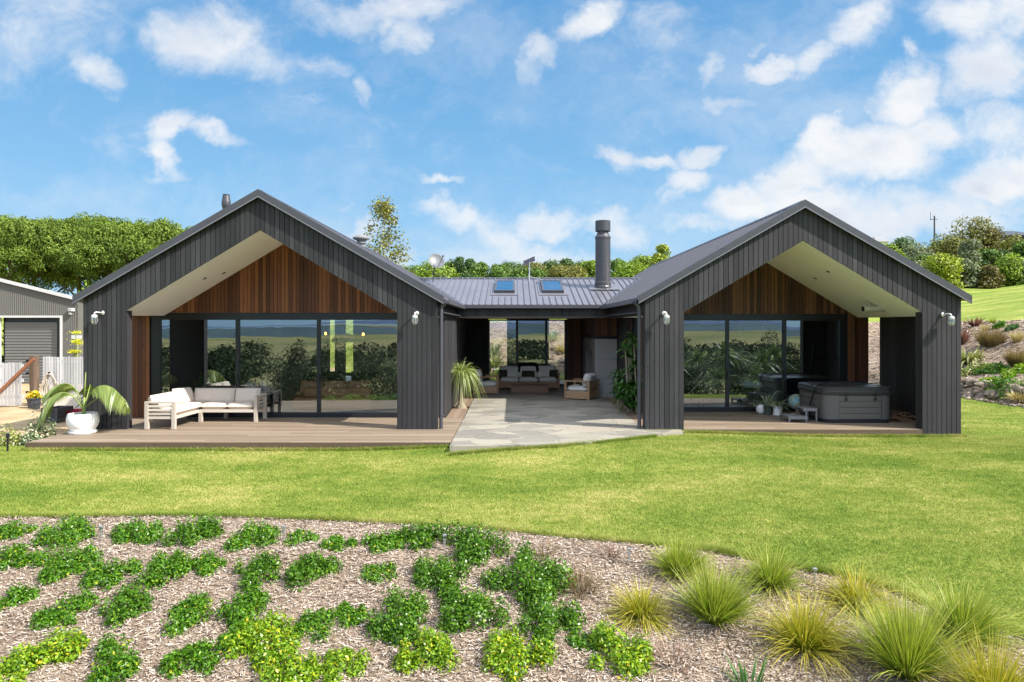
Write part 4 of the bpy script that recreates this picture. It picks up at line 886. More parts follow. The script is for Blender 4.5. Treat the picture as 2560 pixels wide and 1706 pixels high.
# corner sofa on the west deck
t = thing('corner_sofa', (-7.4, 16.9, 0), 'L shaped slatted timber outdoor sofa with cream cushions on the sunny deck', 'sofa')
x0, x1, x2 = -8.50, -7.79, -6.36; y0, y1, y2 = 15.78, 17.02, 17.72
fr = MB()
fr.box(x0, x0+.06, y0+.09, y2, .24, .31); fr.box(x1-.05, x1, y0+.09, y1, .24, .31); fr.box(x1, x2-.09, y1, y1+.05, .24, .31); fr.box(x0+.06, x2-.09, y2-.06, y2, .24, .31)
fr.box(x0+.06, x1-.05, y0+.02, y0+.07, .24, .30)
for z in (.40, .50): fr.box(x0, x0+.035, y0+.09, y2-.0, z, z+.055)
for z in (.40, .50, .60): fr.box(x0+.06, x2-.02, y2-.034, y2, z, z+.055)
fr.build('frame', 'weathered', t, bevel=.004)
def slat_arm(ax, ay, bx, by):
    mb = MB(); dxx, dyy = (bx-ax), (by-ay)
    for z in (.33, .42, .51): mb.box(min(ax, bx)+(.07 if dxx else .015), max(ax, bx)-(.07 if dxx else .015) + (0 if dxx else .05), min(ay, by)+(.07 if dyy else .015), max(ay, by)-(.07 if dyy else .015) + (0 if dyy else .05), z, z+.055)
    mb.box(min(ax, bx), max(ax, bx)+(0 if dxx else .08), min(ay, by), max(ay, by)+(0 if dyy else .08), .60, .645)
    mb.build('armrest', 'weathered', t, bevel=.004)
slat_arm(x0, y0, x1, y0); slat_arm(x2-.08, y1, x2-.08, y2)
for lx, ly, h in ((x0, y0, .598), (x1-.085, y0, .598), (x2-.08, y1, .598), (x2-.08, y2-.085, .598), (x1-.02, y1-.02, .24), (x0, y2-.085, .598), (x1+.35, y2-.09, .24)):
    mb = MB(); mb.box(lx, lx+.085, ly, ly+.085, 0.002, h); mb.build('leg', 'weathered', t, bevel=.005)
soft('seat_cushion', ((x0+x1)/2+.03, (y0+y1)/2+.10, .385), (.66, 1.18, .13), 'cushion_cream', t)
soft('seat_cushion', ((x0+x1)/2+.03, (y1+y2)/2-.02, .385), (.66, .66, .13), 'cushion_cream', t)
for k in range(2): soft('seat_cushion', (x1+.33+.66*k, (y1+y2)/2-.02, .385), (.66, .66, .13), 'cushion_cream', t)
for k, yy in enumerate((16.10, 16.62)): soft('back_cushion', (x0+.16, yy, .60), (.38, .52, .17), 'cushion_cream', t, RY(72-4*k), .05)
soft('back_cushion', (x0+.20, 17.22, .63), (.42, .55, .17), 'cushion_cream', t, RZ(-22) @ RY(74), .05)
for xx, w in ((x0+.60, .56), (x1+.33, .66), (x1+.99, .64)): soft('back_cushion', (xx, y2-.15, .605), (w, .40, .17), 'cushion_cream', t, RX(74), .05)

# deep teak seats of the courtyard
def deep_seat(w, n_seat, loc, rz, label, group, pillows=(), name='lounge_chair', cat='chair', throw=False):
    t = thing(name, loc, label, cat, group, R(rz)); dp = .88; h = .62
    mb = MB(); mb.box(-w/2+.07, w/2-.07, -dp/2+.02, -dp/2+.05, .04, .27); mb.box(-w/2+.07, w/2-.07, dp/2-.05, dp/2-.02, .04, .27); mb.box(-w/2+.07, w/2-.07, -dp/2+.05, dp/2-.05, .20, .235); mb.build('base', 'teak', t, local=True, bevel=.004)
    for s in (-1, 1):
        x = s*(w/2-.035); mb = MB()
        for y in (-dp/2+.035, dp/2-.035): mb.box(x-.035, x+.035, y-.035, y+.035, 0.003, h-.045)
        mb.box(x-.035, x+.035, -dp/2+.07, dp/2-.07, .03, .27); mb.box(x-.045, x+.045, -dp/2-.002, dp/2+.002, h-.045, h)
        mb.build('armrest', 'teak', t, local=True, bevel=.004)
    mb = MB()
    for z in (.31, .39, .47, .55): mb.box(-w/2+.072, w/2-.072, dp/2-.05, dp/2-.02, z, z+.06)
    mb.build('back_slats', 'teak', t, local=True, bevel=.004)
    sw = (w-.16)/n_seat
    for k in range(n_seat):
        x = -w/2+.08+sw*(k+.5)
        soft('seat_cushion', (x, -.05, .325), (sw-.01, dp-.16, .19), 'cushion_white', t, None, .03, local=True)
        soft('back_cushion', (x, dp/2-.17, .62), (sw-.01, .46, .19), 'cushion_white', t, RX(76), .05, local=True)
    for (x, ww, hh) in pillows: soft('throw_pillow', (x, dp/2-.34, .53), (ww, hh, .14), 'cushion_olive', t, RX(68), .05, local=True)
    if throw:
        mb = MB(); prof = [(-.23, .60), (-.24, .72), (-.19, .86), (-.10, .90), (.02, .88), (.07, .78)]
        vs = []; 
        for i, (yy, zz) in enumerate(prof):
            for j in range(9): vs.append((-.40+.1*j+.015*math.sin(i*2.1), dp/2+yy-.02, zz+.012*math.sin(j*1.9+i)))
        mb.add(vs, [(i*9+j, i*9+j+1, (i+1)*9+j+1, (i+1)*9+j) for i in range(5) for j in range(8)]); o = mb.build('throw', 'throw_black', t, smooth=True, local=True); sm = o.modifiers.new('thick', 'SOLIDIFY'); sm.thickness = .025
    return t
deep_seat(2.36, 3, (.63, 26.30, 0), 0, 'three seat teak lounge sofa with white cushions against the tall courtyard windows', None, ((-.98, .34, .34), (0, .50, .26), (.98, .34, .34)), 'lounge_sofa', 'sofa', True)
deep_seat(.86, 1, (-.92, 24.40, 0), 90, 'teak lounge chair with white cushions beside the arching grass palm', 'teak lounge chairs in the courtyard', ((.0, .42, .26),))
deep_seat(.86, 1, (2.30, 22.55, 0), -118, 'teak lounge chair turned away before the concrete fireplace', 'teak lounge chairs in the courtyard', ((.0, .40, .26),))
t = thing('coffee_table', (.64, 24.75, 0), 'low square brown timber table in front of the white courtyard sofa', 'table')
mb = MB(); mb.box(-.67, .67, -.35, .35, .20, .265); mb.build('tabletop', 'mahogany', t, local=True, bevel=.006)
mb = MB(); mb.box(-.665, .665, -.345, -.315, .004, .199); mb.box(-.665, .665, .315, .345, .004, .199); mb.box(-.665, -.635, -.314, .314, .004, .199); mb.box(.635, .665, -.314, .314, .004, .199); mb.build('base', 'mahogany', t, local=True)

# hot tub and what stands round it
TX0, TX1, TY0, TY1 = 7.70, 9.40, 16.82, 18.46
t = thing('hot_tub', ((TX0+TX1)/2, (TY0+TY1)/2, 0), 'square grey panelled hot tub with a closed dark padded cover on the deck', 'hot tub')
def rounded(x0, x1, y0, y1, r, n=6):
    pts = []
    for cx_, cy_, a0 in ((x1-r, y0+r, -90), (x1-r, y1-r, 0), (x0+r, y1-r, 90), (x0+r, y0+r, 180)):
        for k in range(n+1): a = R(a0+90*k/n); pts.append((cx_+r*math.cos(a), cy_+r*math.sin(a)))
    return pts
def loft(mb, rings):
    n = len(rings[0][0]); vs = [(x, y, z) for pts, z in rings for x, y in pts]
    mb.add(vs, [tuple(range(n-1, -1, -1)), tuple((len(rings)-1)*n+k for k in range(n))] + [(i*n+k, i*n+(k+1) % n, (i+1)*n+(k+1) % n, (i+1)*n+k) for i in range(len(rings)-1) for k in range(n)])
mb = MB(); loft(mb, [(rounded(TX0+.02, TX1-.02, TY0+.02, TY1-.02, .2), .003), (rounded(TX0+.01, TX1-.01, TY0+.01, TY1-.01, .2), .09)]); mb.build('base', 'tub_base', t)
mb = MB(); loft(mb, [(rounded(TX0+.035, TX1-.035, TY0+.035, TY1-.035, .2), .091), (rounded(TX0+.02, TX1-.02, TY0+.02, TY1-.02, .2), .70)]); mb.build('cabinet_core', 'tub_base', t)
for k in range(4):
    z0, z1 = .10+.148*k, .10+.148*(k+1)-.010
    mb = MB(); mb.box(TX0+.36, TX1-.30, TY0+.004, TY0+.03, z0, z1); mb.box(TX0+.004, TX0+.03, TY0+.34, TY1-.3, z0, z1); mb.box(TX1-.03, TX1-.004, TY0+.34, TY1-.3, z0, z1); mb.build('side_panel', 'tub_panel', t, bevel=.004)
def corner(a0, cx_, cy_, ex, ey):
    r = .21; arc = [(cx_+r*math.cos(R(a0+90*k/8)), cy_+r*math.sin(R(a0+90*k/8))) for k in range(9)]
    pts = [ex] + arc + [ey]; inn_ = [(x+(cx_-x)*.14, y+(cy_-y)*.14) for x, y in pts]
    mb = MB(); vs = [(x, y, z) for z in (.095, .695) for x, y in pts] + [(x, y, z) for z in (.095, .695) for x, y in inn_]; n = len(pts)
    fs = [(i, i+1, n+i+1, n+i) for i in range(n-1)] + [(n+i, n+i+1, 3*n+i+1, 3*n+i) for i in range(n-1)]
    mb.add(vs, fs); mb.build('corner_panel', 'tub_corner', t, smooth=False)
corner(180, TX0+.21, TY0+.21, (TX0+.0, TY0+.335), (TX0+.355, TY0+.0)); corner(270, TX1-.21, TY0+.21, (TX1-.295, TY0), (TX1, TY0+.335))
corner(90, TX0+.21, TY1-.21, (TX0+.3, TY1), (TX0, TY1-.295)); corner(0, TX1-.21, TY1-.21, (TX1, TY1-.295), (TX1-.3, TY1))
cv = MB()
loft(cv, [(rounded(TX0+.015, TX1-.015, TY0+.015, TY1-.015, .2), .70), (rounded(TX0-.035, TX1+.035, TY0-.035, TY1+.035, .22), .705), (rounded(TX0-.04, TX1+.04, TY0-.04, TY1+.04, .22), .79), (rounded(TX0-.025, TX1+.025, TY0-.025, TY1+.025, .22), .80), (rounded(TX0-.03, TX1+.03, TY0-.03, TY1+.03, .22), .86), (rounded(TX0+.02, TX1-.02, TY0+.02, TY1-.02, .2), .89), (rounded(TX0+.25, TX1-.25, TY0+.3, TY1-.3, .2), .915)])
cover = cv.build('cover', 'vinyl', t, smooth=False, bevel=.01)
mb = MB(); mb.box(TX0-.02, TX1+.02, (TY0+TY1)/2-.04, (TY0+TY1)/2+.04, .905, .93); mb.build('cover_fold', 'vinyl', cover, bevel=.012)
for x in (TX0+.52, TX1-.46):
    mb = MB(); mb.box(x-.014, x+.014, TY0-.05, TY0-.043, .60, .80); mb.box(x-.022, x+.022, TY0-.054, TY0-.0, .57, .605); mb.build('strap', 'tub_base', t)
mb = MB(); mb.tube([(TX0-.05, TY0+.75, .05), (TX0-.06, TY0+.70, .35), (TX0-.055, TY0+.45, .80), (TX0+.02, TY0+.42, .915), (TX0+.5, TY0+.82, .955), (TX1-.2, TY0+.82, .955)], .018, 8); mb.build('cover_lifter', 'frame_black', t)
t = thing('tub_steps', (7.27, 17.25, 0), 'grey plastic two tread step leaning against the left side of the hot tub', 'steps')
def tread(x0, x1, y0, y1, z, name):
    mb = MB()
    for k in range(4): w = (x1-x0)/4; mb.box(x0+w*k+.004, x0+w*(k+1)-.004, y0, y1, z-.035, z)
    mb.box(x0, x1, y0-.012, y0-.001, z-.075, z-.004); mb.box(x0, x1, y1+.001, y1+.012, z-.075, z-.004); mb.build(name, 'grey_plastic', t, bevel=.003)
tread(6.86, 7.34, 16.95, 17.5, .15, 'tread'); tread(7.28, 7.64, 17.08, 17.6, .34, 'tread')
for x, y, h in ((6.87, 16.945, .113), (7.29, 16.945, .113), (6.87, 17.46, .113), (7.29, 17.46, .113), (7.345, 17.07, .30), (7.60, 17.07, .30), (7.345, 17.56, .30), (7.60, 17.56, .30)): mb = MB(); mb.box(x, x+.035, y, y+.045, .003, h); mb.build('leg', 'grey_plastic', t)

def pot(t, prof, m, c=(0, 0, 0), n=28, soil=None, name='pot'):
    mb = MB(); mb.lathe(prof, c, n, caps=False); o = mb.build(name, m, t, smooth=True, local=True); b = o.modifiers.new('edge', 'EDGE_SPLIT'); b.split_angle = R(50)
    if soil: mb = MB(); mb.lathe([(soil[0], soil[1]), (0, soil[1]+.012)], c, n, caps=False); mb.build('soil', 'soil', t, local=True)
    return o
def rosette(name, m, parent, c, n, length, width, droop, segs, el0, el1, seed, az=(0, 360), spread=.03, local=True):
    rg = np.random.default_rng(seed); a = np.radians(rg.uniform(az[0], az[1], n)); e = np.radians(rg.uniform(el0, el1, n))
    d = np.stack([np.cos(a)*np.cos(e), np.sin(a)*np.cos(e), np.sin(e)], 1); root = np.array(c) + d*np.array([spread, spread, .0])
    V, Fq = blades(root, d, length*rg.uniform(.65, 1.15, n), width*rg.uniform(.7, 1.2, n), droop*rg.uniform(.4, 1.5, n), segs, rg)
    per = len(V)//n; r = np.clip(rep(rg.random(n), per)*.75 + np.tile(np.repeat(np.linspace(0, .25, segs+1), 2), n), 0, 1)
    if not local: V = V - np.array(world_loc(parent))
    return np_mesh(name, V, Fq, m, parent, r)
t = thing('potted_plant', at(1919, 1036, 18.45) + Vector((0, 0, 0)), 'strappy fern in a dark green pot, between two white pots on the east deck', 'potted plant', 'pots beside the hot tub'); t.location.z = 0
pot(t, [(.0, .002), (.075, .002), (.105, .235), (.112, .24), (.104, .242), (.096, .22)], 'ceramic_green', soil=(.098, .215)); rosette('leaves', 'silver_leaf', t, (0, 0, .22), 46, .62, .050, .5, 6, 20, 85, 41)
t = thing('potted_plant', at(1943, 1038, 18.40), 'small arching plant in a white cylinder pot nearest the hot tub', 'potted plant', 'pots beside the hot tub'); t.location.z = 0
pot(t, [(.0, .002), (.115, .002), (.117, .03), (.107, .035), (.112, .245), (.104, .247), (.100, .22)], 'ceramic_white', soil=(.102, .21)); rosette('leaves', 'silver_leaf', t, (0, 0, .22), 34, .55, .045, .6, 6, 15, 75, 42); rosette('foliage', 'shade_leaf', t, (.06, .1, .2), 30, .30, .05, .3, 4, 20, 85, 43)
t = thing('potted_plant', at(1902, 1033, 18.62), 'white egg shaped planter with one trailing stem, left of the green pot', 'potted plant', 'pots beside the hot tub'); t.location.z = 0
pot(t, [(.0, .002), (.07, .004), (.115, .06), (.13, .14), (.12, .22), (.105, .25), (.095, .245), (.1, .2)], 'ceramic_white', soil=(.1, .2)); rosette('leaves', 'silver_leaf', t, (-.05, 0, .2), 9, .40, .045, .6, 5, 0, 40, 44, (120, 240))
t = thing('globe', at(1991, 1003, 18.6), 'blue and green ball the size of a globe behind the steps of the hot tub', 'ball'); t.location.z = 0
mb = MB(); mb.lathe([(.0, -.21)] + [(.21*math.cos(R(a)), .21*math.sin(R(a))) for a in range(-80, 81, 10)] + [(.0, .21)], (0, 0, .21+.12), 24, caps=False); mb.build('ball', 'ball', t, True, local=True)
mb = MB(); mb.lathe([(.0, .002), (.14, .002), (.14, .02), (.03, .04), (.025, .12), (.0, .125)], (0, 0, 0), 18, caps=False); mb.build('stand', 'teak', t, True, local=True)
t = thing('twig_pile', (9.75, 17.9, 0), 'heap of loose brown curled twigs on the deck right of the hot tub', 'twigs'); mb = MB(); rr = random.Random(3)
for k in range(34):
    a = rr.uniform(0, 6.28); l = rr.uniform(.15, .38); c = Vector((9.72+rr.uniform(-.28, .34), 17.55+rr.uniform(-.6, .6), .02+rr.uniform(0, .10))); d = Vector((math.cos(a), math.sin(a), 0))
    mb.tube([c-d*l, c-d*l*.3+Vector((0, 0, rr.uniform(0, .09))), c+d*l*.4+Vector((0, 0, rr.uniform(0, .10))), c+d*l], [.012, .016, .014, .008], 5)
for k in range(3):
    c = Vector((9.98, 17.3+.25*k, .1)); mb.tube([c+Vector((.15*math.cos(q), .05*k, .1*math.sin(q))) for q in np.linspace(0, 5.8, 12)], .012, 5)
mb.build('twigs', 'twig', t)

# potted palm on the deck
P0 = Vector((at(207, 1074, 15.28).x, 15.28, 0))
t = thing('potted_palm', P0, 'arching palm in a big round white pot on the left end of the deck', 'potted palm')
pot(t, [(.0, .002), (.27, .002), (.285, .02), (.285, .055), (.255, .06), (.225, .062), (.285, .14), (.318, .24), (.322, .34), (.300, .42), (.285, .445), (.27, .44), (.285, .36)], 'ceramic_white', n=40, soil=(.29, .37))
mb = MB(); mb.tube([(.0, 0, .36), (.02, 0, .45), (.03, 0, .60), (.035, 0, .80)], [.055, .045, .032, .022], 10); mb.build('trunk', 'stem_green', t, True, local=True)
mb = MB(); mb.tube([(.035, 0, .78), (.05, 0, 1.05), (.066, 0, 1.36)], [.016, .015, .008], 7); mb.build('spear', 'stem_green', t, True, local=True)
def frond(parent, pts, leaf_l, seed, hang=1.0, tilt=0.0, n=60):
    """an arching rib with leaflets hanging to both sides"""
    rg = np.random.default_rng(seed); P = [Vector(p) for p in pts]
    def bez(u):
        q = P[:]
        while len(q) > 1: q = [q[i].lerp(q[i+1], u) for i in range(len(q)-1)]
        return q[0]
    us = np.linspace(0, 1, 22); C = [bez(u) for u in us]
    mb = MB(); mb.tube(C, [.013*(1-.8*u)+.002 for u in us], 6); rib = mb.build('frond', 'stem_green', parent, True, local=True)
    root = []; dr = []; ln = []
    for i in range(n):
        u = .22+.78*i/(n-1); c = bez(u); tg = (bez(min(1, u+.02))-bez(u-.02)).normalized(); sd = tg.cross(Vector((0, 0, 1)));
        if sd.length < .05: sd = Vector((0, 1, 0))
        sd.normalize(); up = sd.cross(tg)
        for s in (-1, 1):
            d = tg*.55 + sd*s*.75 + up*(.15-.5*hang+tilt*s); root.append(c); dr.append(d.normalized()); ln.append(leaf_l*(math.sin(math.pi*(.12+.86*(u-.22)/.78))**.6)*rg.uniform(.85, 1.1))
    V, Fq = blades(np.array(root), np.array(dr), np.array(ln)*1.05, .024, .55*hang, 5, rg); k = len(V)//len(root)
    np_mesh('leaflets', V, Fq, 'palm_leaf', rib, rep(rg.uniform(.2, .9, len(root)), k))
frond(t, [(.035, 0, .55), (.22, -.02, 1.25), (.75, -.05, 1.22), (1.02, -.05, .58)], .40, 1, 1.15)
frond(t, [(.03, 0, .55), (.35, .25, .95), (.75, .30, 1.0), (.90, .28, .45)], .32, 2, 1.1)
frond(t, [(.0, 0, .55), (-.22, .12, 1.25), (-.60, .15, 1.22), (-.95, .1, .80)], .38, 3, 1.0)
frond(t, [(.0, -.02, .55), (-.2, -.2, 1.2), (-.66, -.28, .95), (-.84, -.25, .22)], .38, 4, .9, .2)
frond(t, [(.0, .03, .55), (-.05, .45, 1.2), (-.3, .8, 1.15), (-.55, .95, .75)], .33, 5, 1.0)

# grass palm growing through the deck
c = Vector((-1.50, 20.08, -.15))
t = thing('ponytail_palm', c, 'fountain of thin arching leaves on a pale swollen trunk growing through the deck', 'palm')
mb = MB(); mb.lathe([(.0, 0), (.17, .0), (.19, .10), (.14, .20), (.075, .32), (.055, .6), (.05, 1.06), (.0, 1.08)], c, 16, caps=False); mb.build('trunk', 'bark_pale', t, True)
rosette('leaves', 'ponytail_leaf', t, (0, 0, 1.12), 420, 1.02, .021, 1.3, 9, 38, 89, 51, spread=.05)
mb = MB(); mb.box(-1.73, -1.26, 19.81, 20.34, -.2, -.05); tag(mb.build('planting_hole', 'soil'), 'square earth hole left open in the deck', 'soil', kind='structure')

# shaded leafy plants at the right of the courtyard
t = thing('leafy_plant', (3.30, 19.3, 0), 'tall clump of shaded leafy plants with pale canes beside the right downpipe', 'plant')
mb = MB()
for x, y, h, r in ((3.20, 19.1, 1.75, .03), (3.33, 19.35, 1.55, .04), (3.02, 19.5, 1.0, .02), (2.96, 19.3, .9, .02), (3.4, 18.9, 1.9, .022), (3.42, 19.6, 2.05, .022)): mb.tube([(x+.04, y, 0), (x+.02, y, h*.5), (x-.03, y, h)], [r, r*.9, r*.7], 7)
mb.build('canes', 'bark_pale', t)
parts = []; rg = np.random.default_rng(61)
for (x, y, z, n, L, w) in [(3.15, 19.0, 1.78, 26, .40, .07), (3.40, 18.9, 1.95, 26, .42, .07), (3.42, 19.6, 2.1, 24, .42, .07), (3.0, 19.5, 1.05, 22, .38, .06), (2.95, 19.3, .95, 18, .34, .06), (3.3, 19.3, 1.55, 24, .42, .07), (3.42, 18.8, 1.35, 26, .42, .08), (3.35, 19.4, 1.15, 22, .42, .08)] + [(rg.uniform(2.88, 3.5), rg.uniform(18.35, 19.7), rg.uniform(.22, .8), 16, .34, .085) for _ in range(26)]:
    a = rg.uniform(0, 6.28, n); e = rg.uniform(-.3, 1.1, n); d = np.stack([np.cos(a)*np.cos(e), np.sin(a)*np.cos(e), np.sin(e)], 1)
    V, Fq = blades(np.tile((x, y, z), (n, 1)), d, L*rg.uniform(.6, 1.1, n), w*rg.uniform(.8, 1.3, n), rg.uniform(.2, .8, n), 4, rg); parts.append((V, Fq, rep(rg.random(n)*(.75 if z < 1.5 else 1.0), 10)))
V, Fq, r = merge(parts); np_mesh('leaves', V - np.array(t.location), Fq, 'shade_leaf', t, r)

# things behind the glass
t = thing('leather_sofa', (-5.0, 19.8, 0), 'low tan leather sofa seen through the west sliding doors, its back to the glass', 'sofa')
for x0_, x1_, y0_, y1_, z0_, z1_, nm in ((-6.2, -3.9, 19.2, 20.1, .05, .38, 'base'), (-5.9, -3.95, 19.22, 19.45, .38, .66, 'backrest'), (-6.2, -5.95, 19.5, 20.05, .38, .52, 'armrest')):
    mb = MB(); mb.obox(((x0_+x1_)/2, (y0_+y1_)/2, (z0_+z1_)/2), (x1_-x0_, y1_-y0_, z1_-z0_), None, .07); mb.build(nm, 'leather', t, bevel=.03)
for k in range(3): soft('back_cushion', (-5.75+.68*k, 19.58, .62), (.66, .42, .2), 'leather', t, RX(78), .05)
t = thing('daybed', (-7.9, 20.4, 0), 'white cushioned daybed behind the left pane of the west doors', 'daybed')
mb = MB(); mb.box(-8.9, -7.1, 20.1, 20.9, .1, .3); mb.build('base', 'room_dark', t); soft('mattress', (-8.0, 20.5, .38), (1.75, .76, .16), 'cushion_white', t); soft('cushion', (-7.35, 20.5, .58), (.45, .6, .16), 'cushion_white', t, RY(60), .05); soft('cushion', (-7.75, 20.5, .54), (.45, .6, .16), 'cushion_white', t, RY(35), .05)
t = thing('house_plant', (-8.9, 19.6, 0), 'dark leafy house plant standing inside the far left of the west doors', 'plant'); pot(t, [(.0, .002), (.16, .002), (.2, .35), (.19, .35)], 'ceramic_white', soil=(.19, .33)); rosette('leaves', 'shade_leaf', t, (0, 0, .35), 60, 1.1, .09, .4, 5, 35, 88, 71)
t = thing('dining_table', (-6.0, 23.6, 0), 'dark dining table deep inside the west wing', 'table')
mb = MB(); mb.box(-7.1, -4.7, 23.2, 24.1, .70, .75); mb.build('tabletop', 'room_dark', t)
for x in (-7.0, -4.85):
    for y in (23.25, 23.98): mb = MB(); mb.box(x, x+.06, y, y+.06, 0, .7); mb.build('leg', 'frame_black', t)
def dchair(x, y, rz, label):
    t = thing('dining_chair', (x, y, 0), label, 'chair', 'dark chairs at the dining table', R(rz))
    mb = MB(); mb.obox((0, 0, .45), (.48, .46, .06), None, .02); mb.build('seat', 'dark_fabric', t, local=True)
    mb = MB(); mb.obox((0, .23, .68), (.5, .05, .42), RX(-8), .02); mb.build('backrest', 'dark_fabric', t, local=True)
    for sx in (-.2, .2):
        for sy in (-.19, .19): mb = MB(); mb.tube([(sx, sy, .42), (sx*1.1, sy*1.1, 0)], .014, 6); mb.build('leg', 'frame_black', t, local=True)
for x, lb in ((-6.7, 'left'), (-5.9, 'middle'), (-5.1, 'right')): dchair(x, 22.95, 180, lb + ' one of the dark dining chairs on the near side of the dining table')
for px, py, y, lb in ((814, 834, 23.6, 'left amber'), (908, 836, 23.6, 'right amber')):
    p = at(px, py, y); t = thing('pendant_lamp', p, lb + ' glowing pendant bulb hanging inside the west wing', 'lamp', 'amber pendant lamps')
    mb = MB(); mb.lathe([(.0, -.06), (.04, -.03), (.035, .03), (.0, .05)], p, 12, caps=False); mb.build('bulb', 'lit_bulb', t, True)
    mb = MB(); mb.tube([p+Vector((0, 0, .05)), Vector((p.x, p.y, 2.76))], .006, 5); mb.build('cord', 'frame_black', t)
p = at(862, 848, 22.5); t = thing('pendant_lamp', p, 'wide pale dome pendant lamp between the two amber bulbs', 'lamp')
mb = MB(); mb.lathe([(.42, -.10), (.40, .02), (.30, .12), (.12, .18), (.0, .19)], p, 24, caps=False); mb.build('shade', 'white_paint', t, True); mb = MB(); mb.tube([p+Vector((0, 0, .18)), Vector((p.x, p.y, 2.76))], .008, 5); mb.build('cord', 'frame_black', t)
t = thing('television', (9.0, 20.3, 1.5), 'black flat screen on a swivel arm behind the right pane of the east doors', 'television')
mb = MB(); mb.obox((8.95, 20.3, 1.42), (1.0, .045, .95), RZ(62) @ RX(8), .01); mb.build('screen', 'screen', t); mb = MB(); mb.tube([(8.95, 20.3, 1.42), (9.3, 20.5, 1.42), (9.85, 20.6, 1.42)], .03, 8); mb.build('bracket', 'frame_black', t)
t = thing('bench', (7.25, 20.6, 0), 'dark padded bench with a pale blue pillow behind the middle pane of the east doors', 'bench')
mb = MB(); mb.obox((7.25, 20.6, .48), (1.15, .45, .14), None, .04); mb.build('seat', 'dark_fabric', t)
for x in (6.8, 7.7): mb = MB(); mb.tube([(x-.15, 20.6, .02), (x, 20.6, .42), (x+.15, 20.6, .02)], .025, 8); mb.build('leg', 'frame_black', t)
soft('pillow', (7.2, 20.6, .62), (.62, .42, .16), 'pillow_blue', t)
t = thing('pushchair', (5.3, 20.3, 0), 'black hooded pushchair behind the left pane of the east doors', 'pushchair')
mb = MB(); mb.lathe([(.0, -.05)]+[(.34*math.cos(R(a)), .34*math.sin(R(a))) for a in range(0, 91, 15)], (5.2, 20.4, .78), 18, RY(-25), caps=False); mb.build('hood', 'dark_fabric', t, True)
mb = MB(); mb.obox((5.25, 20.35, .52), (.75, .42, .30), RY(12), .08); mb.build('seat', 'dark_fabric', t)
mb = MB(); mb.tube([(5.1, 20.1, .3), (5.55, 20.1, .75), (5.75, 20.1, 1.0)], .018, 6); mb.tube([(5.1, 20.6, .3), (5.55, 20.6, .75), (5.75, 20.6, 1.0), (5.75, 20.1, 1.0)], .018, 6); mb.build('handle', 'galvanised', t)
for x in (4.98, 5.55):
    for y in (20.12, 20.6): mb = MB(); mb.lathe([(.10, -.02), (.14, -.02), (.14, .02), (.10, .02), (.10, -.02)], (x, y, .142), 18, RX(90), caps=False); mb.build('wheel', 'frame_black', t)

# ------------------------------------------------------------------ the yard on the left
FD = 22.0; G = -.165
t = thing('picket_fence', (-12.6, FD, G), 'whitewashed picket fence running from the old post to the west wing', 'fence')
mb = MB(); x = -15.12; rr = random.Random(5)
while x < -10.0:
    mb.box(x, x+.066, FD, FD+.018, G+.04+rr.uniform(-.01, .01), 1.40+rr.uniform(-.012, .012)); x += .090
mb.build('pickets', 'paling', t)
for z in (.05, .56, 1.20): mb = MB(); mb.box(-15.15, -10.0, FD+.019, FD+.06, z, z+.09); mb.build('rail', 'paling', t)
for x in (-13.2, -11.2): mb = MB(); mb.box(x, x+.1, FD+.061, FD+.16, G-.05, 1.35); mb.build('post', 'paling', t)
t = thing('fence_post', (-15.30, 21.85, G), 'rugged old split timber gate post between the picket gate and the picket fence', 'post')
mb = MB(); pr = random.Random(2); loft(mb, [([(-15.30+.125*math.cos(a)*(1+.25*math.sin(3*a+z)+pr.uniform(-.1, .1)), 21.85+.115*math.sin(a)*(1+.2*math.cos(2*a))) for a in np.linspace(0, 5.9, 14)], z) for z in (G-.05, .2, .55, .9, 1.2, 1.44)]); mb.build('timber', 'old_post', t)
for z in (.25, .85, 1.25): mb = MB(); mb.box(-15.46, -15.42, 21.70, 21.80, z, z+.07); mb.build('hinge', 'frame_black', t)
t = thing('picket_gate', (-16.3, 21.5, G), 'close boarded white picket gate left of the old post', 'gate')
mb = MB(); x = -17.25
while x < -15.50:
    yy = 21.3+(x+17.25)*.16; mb.box(x, x+.083, yy, yy+.018, G+.05+rr.uniform(-.008, .008), 1.24+rr.uniform(-.01, .01)); x += .098
mb.build('pickets', 'paling', t)
for z in (.1, .62, 1.08):
    mb = MB(); mb.prism([(-17.25, 21.33, z), (-15.47, 21.61, z), (-15.47, 21.61, z+.1), (-17.25, 21.33, z+.1)], (0, .03, 0)); mb.build('rail', 'paling', t)
mb = MB(); a = Vector((-15.12, 21.62, 1.36)); b = Vector((-16.45, 21.28, -.13)); d = (b-a).normalized(); u = d.cross(Vector((0, 1, 0))).normalized()*.045
tag(t, None); mb.prism([a+u, b+u, b-u, a-u], (0, -.05, 0)); mb.build('brace', 'rust_timber', t)

# shed
SY = 30.0; apx, apz = -24.0, 4.80; xr = -19.07; zr = 3.58
t = thing('shed', (-24, SY, G), 'grey corrugated metal shed with a closed roller door beyond the picket fence', 'shed')
sh = lambda x: apz-(apz-zr)/(apx-xr)*(apx-x) if x > apx else apz-(apz-zr)/(apx-xr)*(x-apx)
dx0, dx1, dzt = -22.52, -19.85, 2.76
mb = MB(); x = 2*apx-xr; p = .085; k = 0
pts = []
while x < xr: pts += [(x, 0), (x+p*.3, 0), (x+p*.5, .016), (x+p*.8, .016)]; x += p
for (a, ya), (b, yb) in zip(pts[:-1], pts[1:]):
    m_ = (a+b)/2; zb = dzt if dx0 < m_ < dx1 else G
    mb.add([(a, SY-ya, zb), (b, SY-yb, zb), (b, SY-yb, sh(b)), (a, SY-ya, sh(a))], [(0, 1, 2, 3)])
mb.build('wall', 'shed_metal', t)
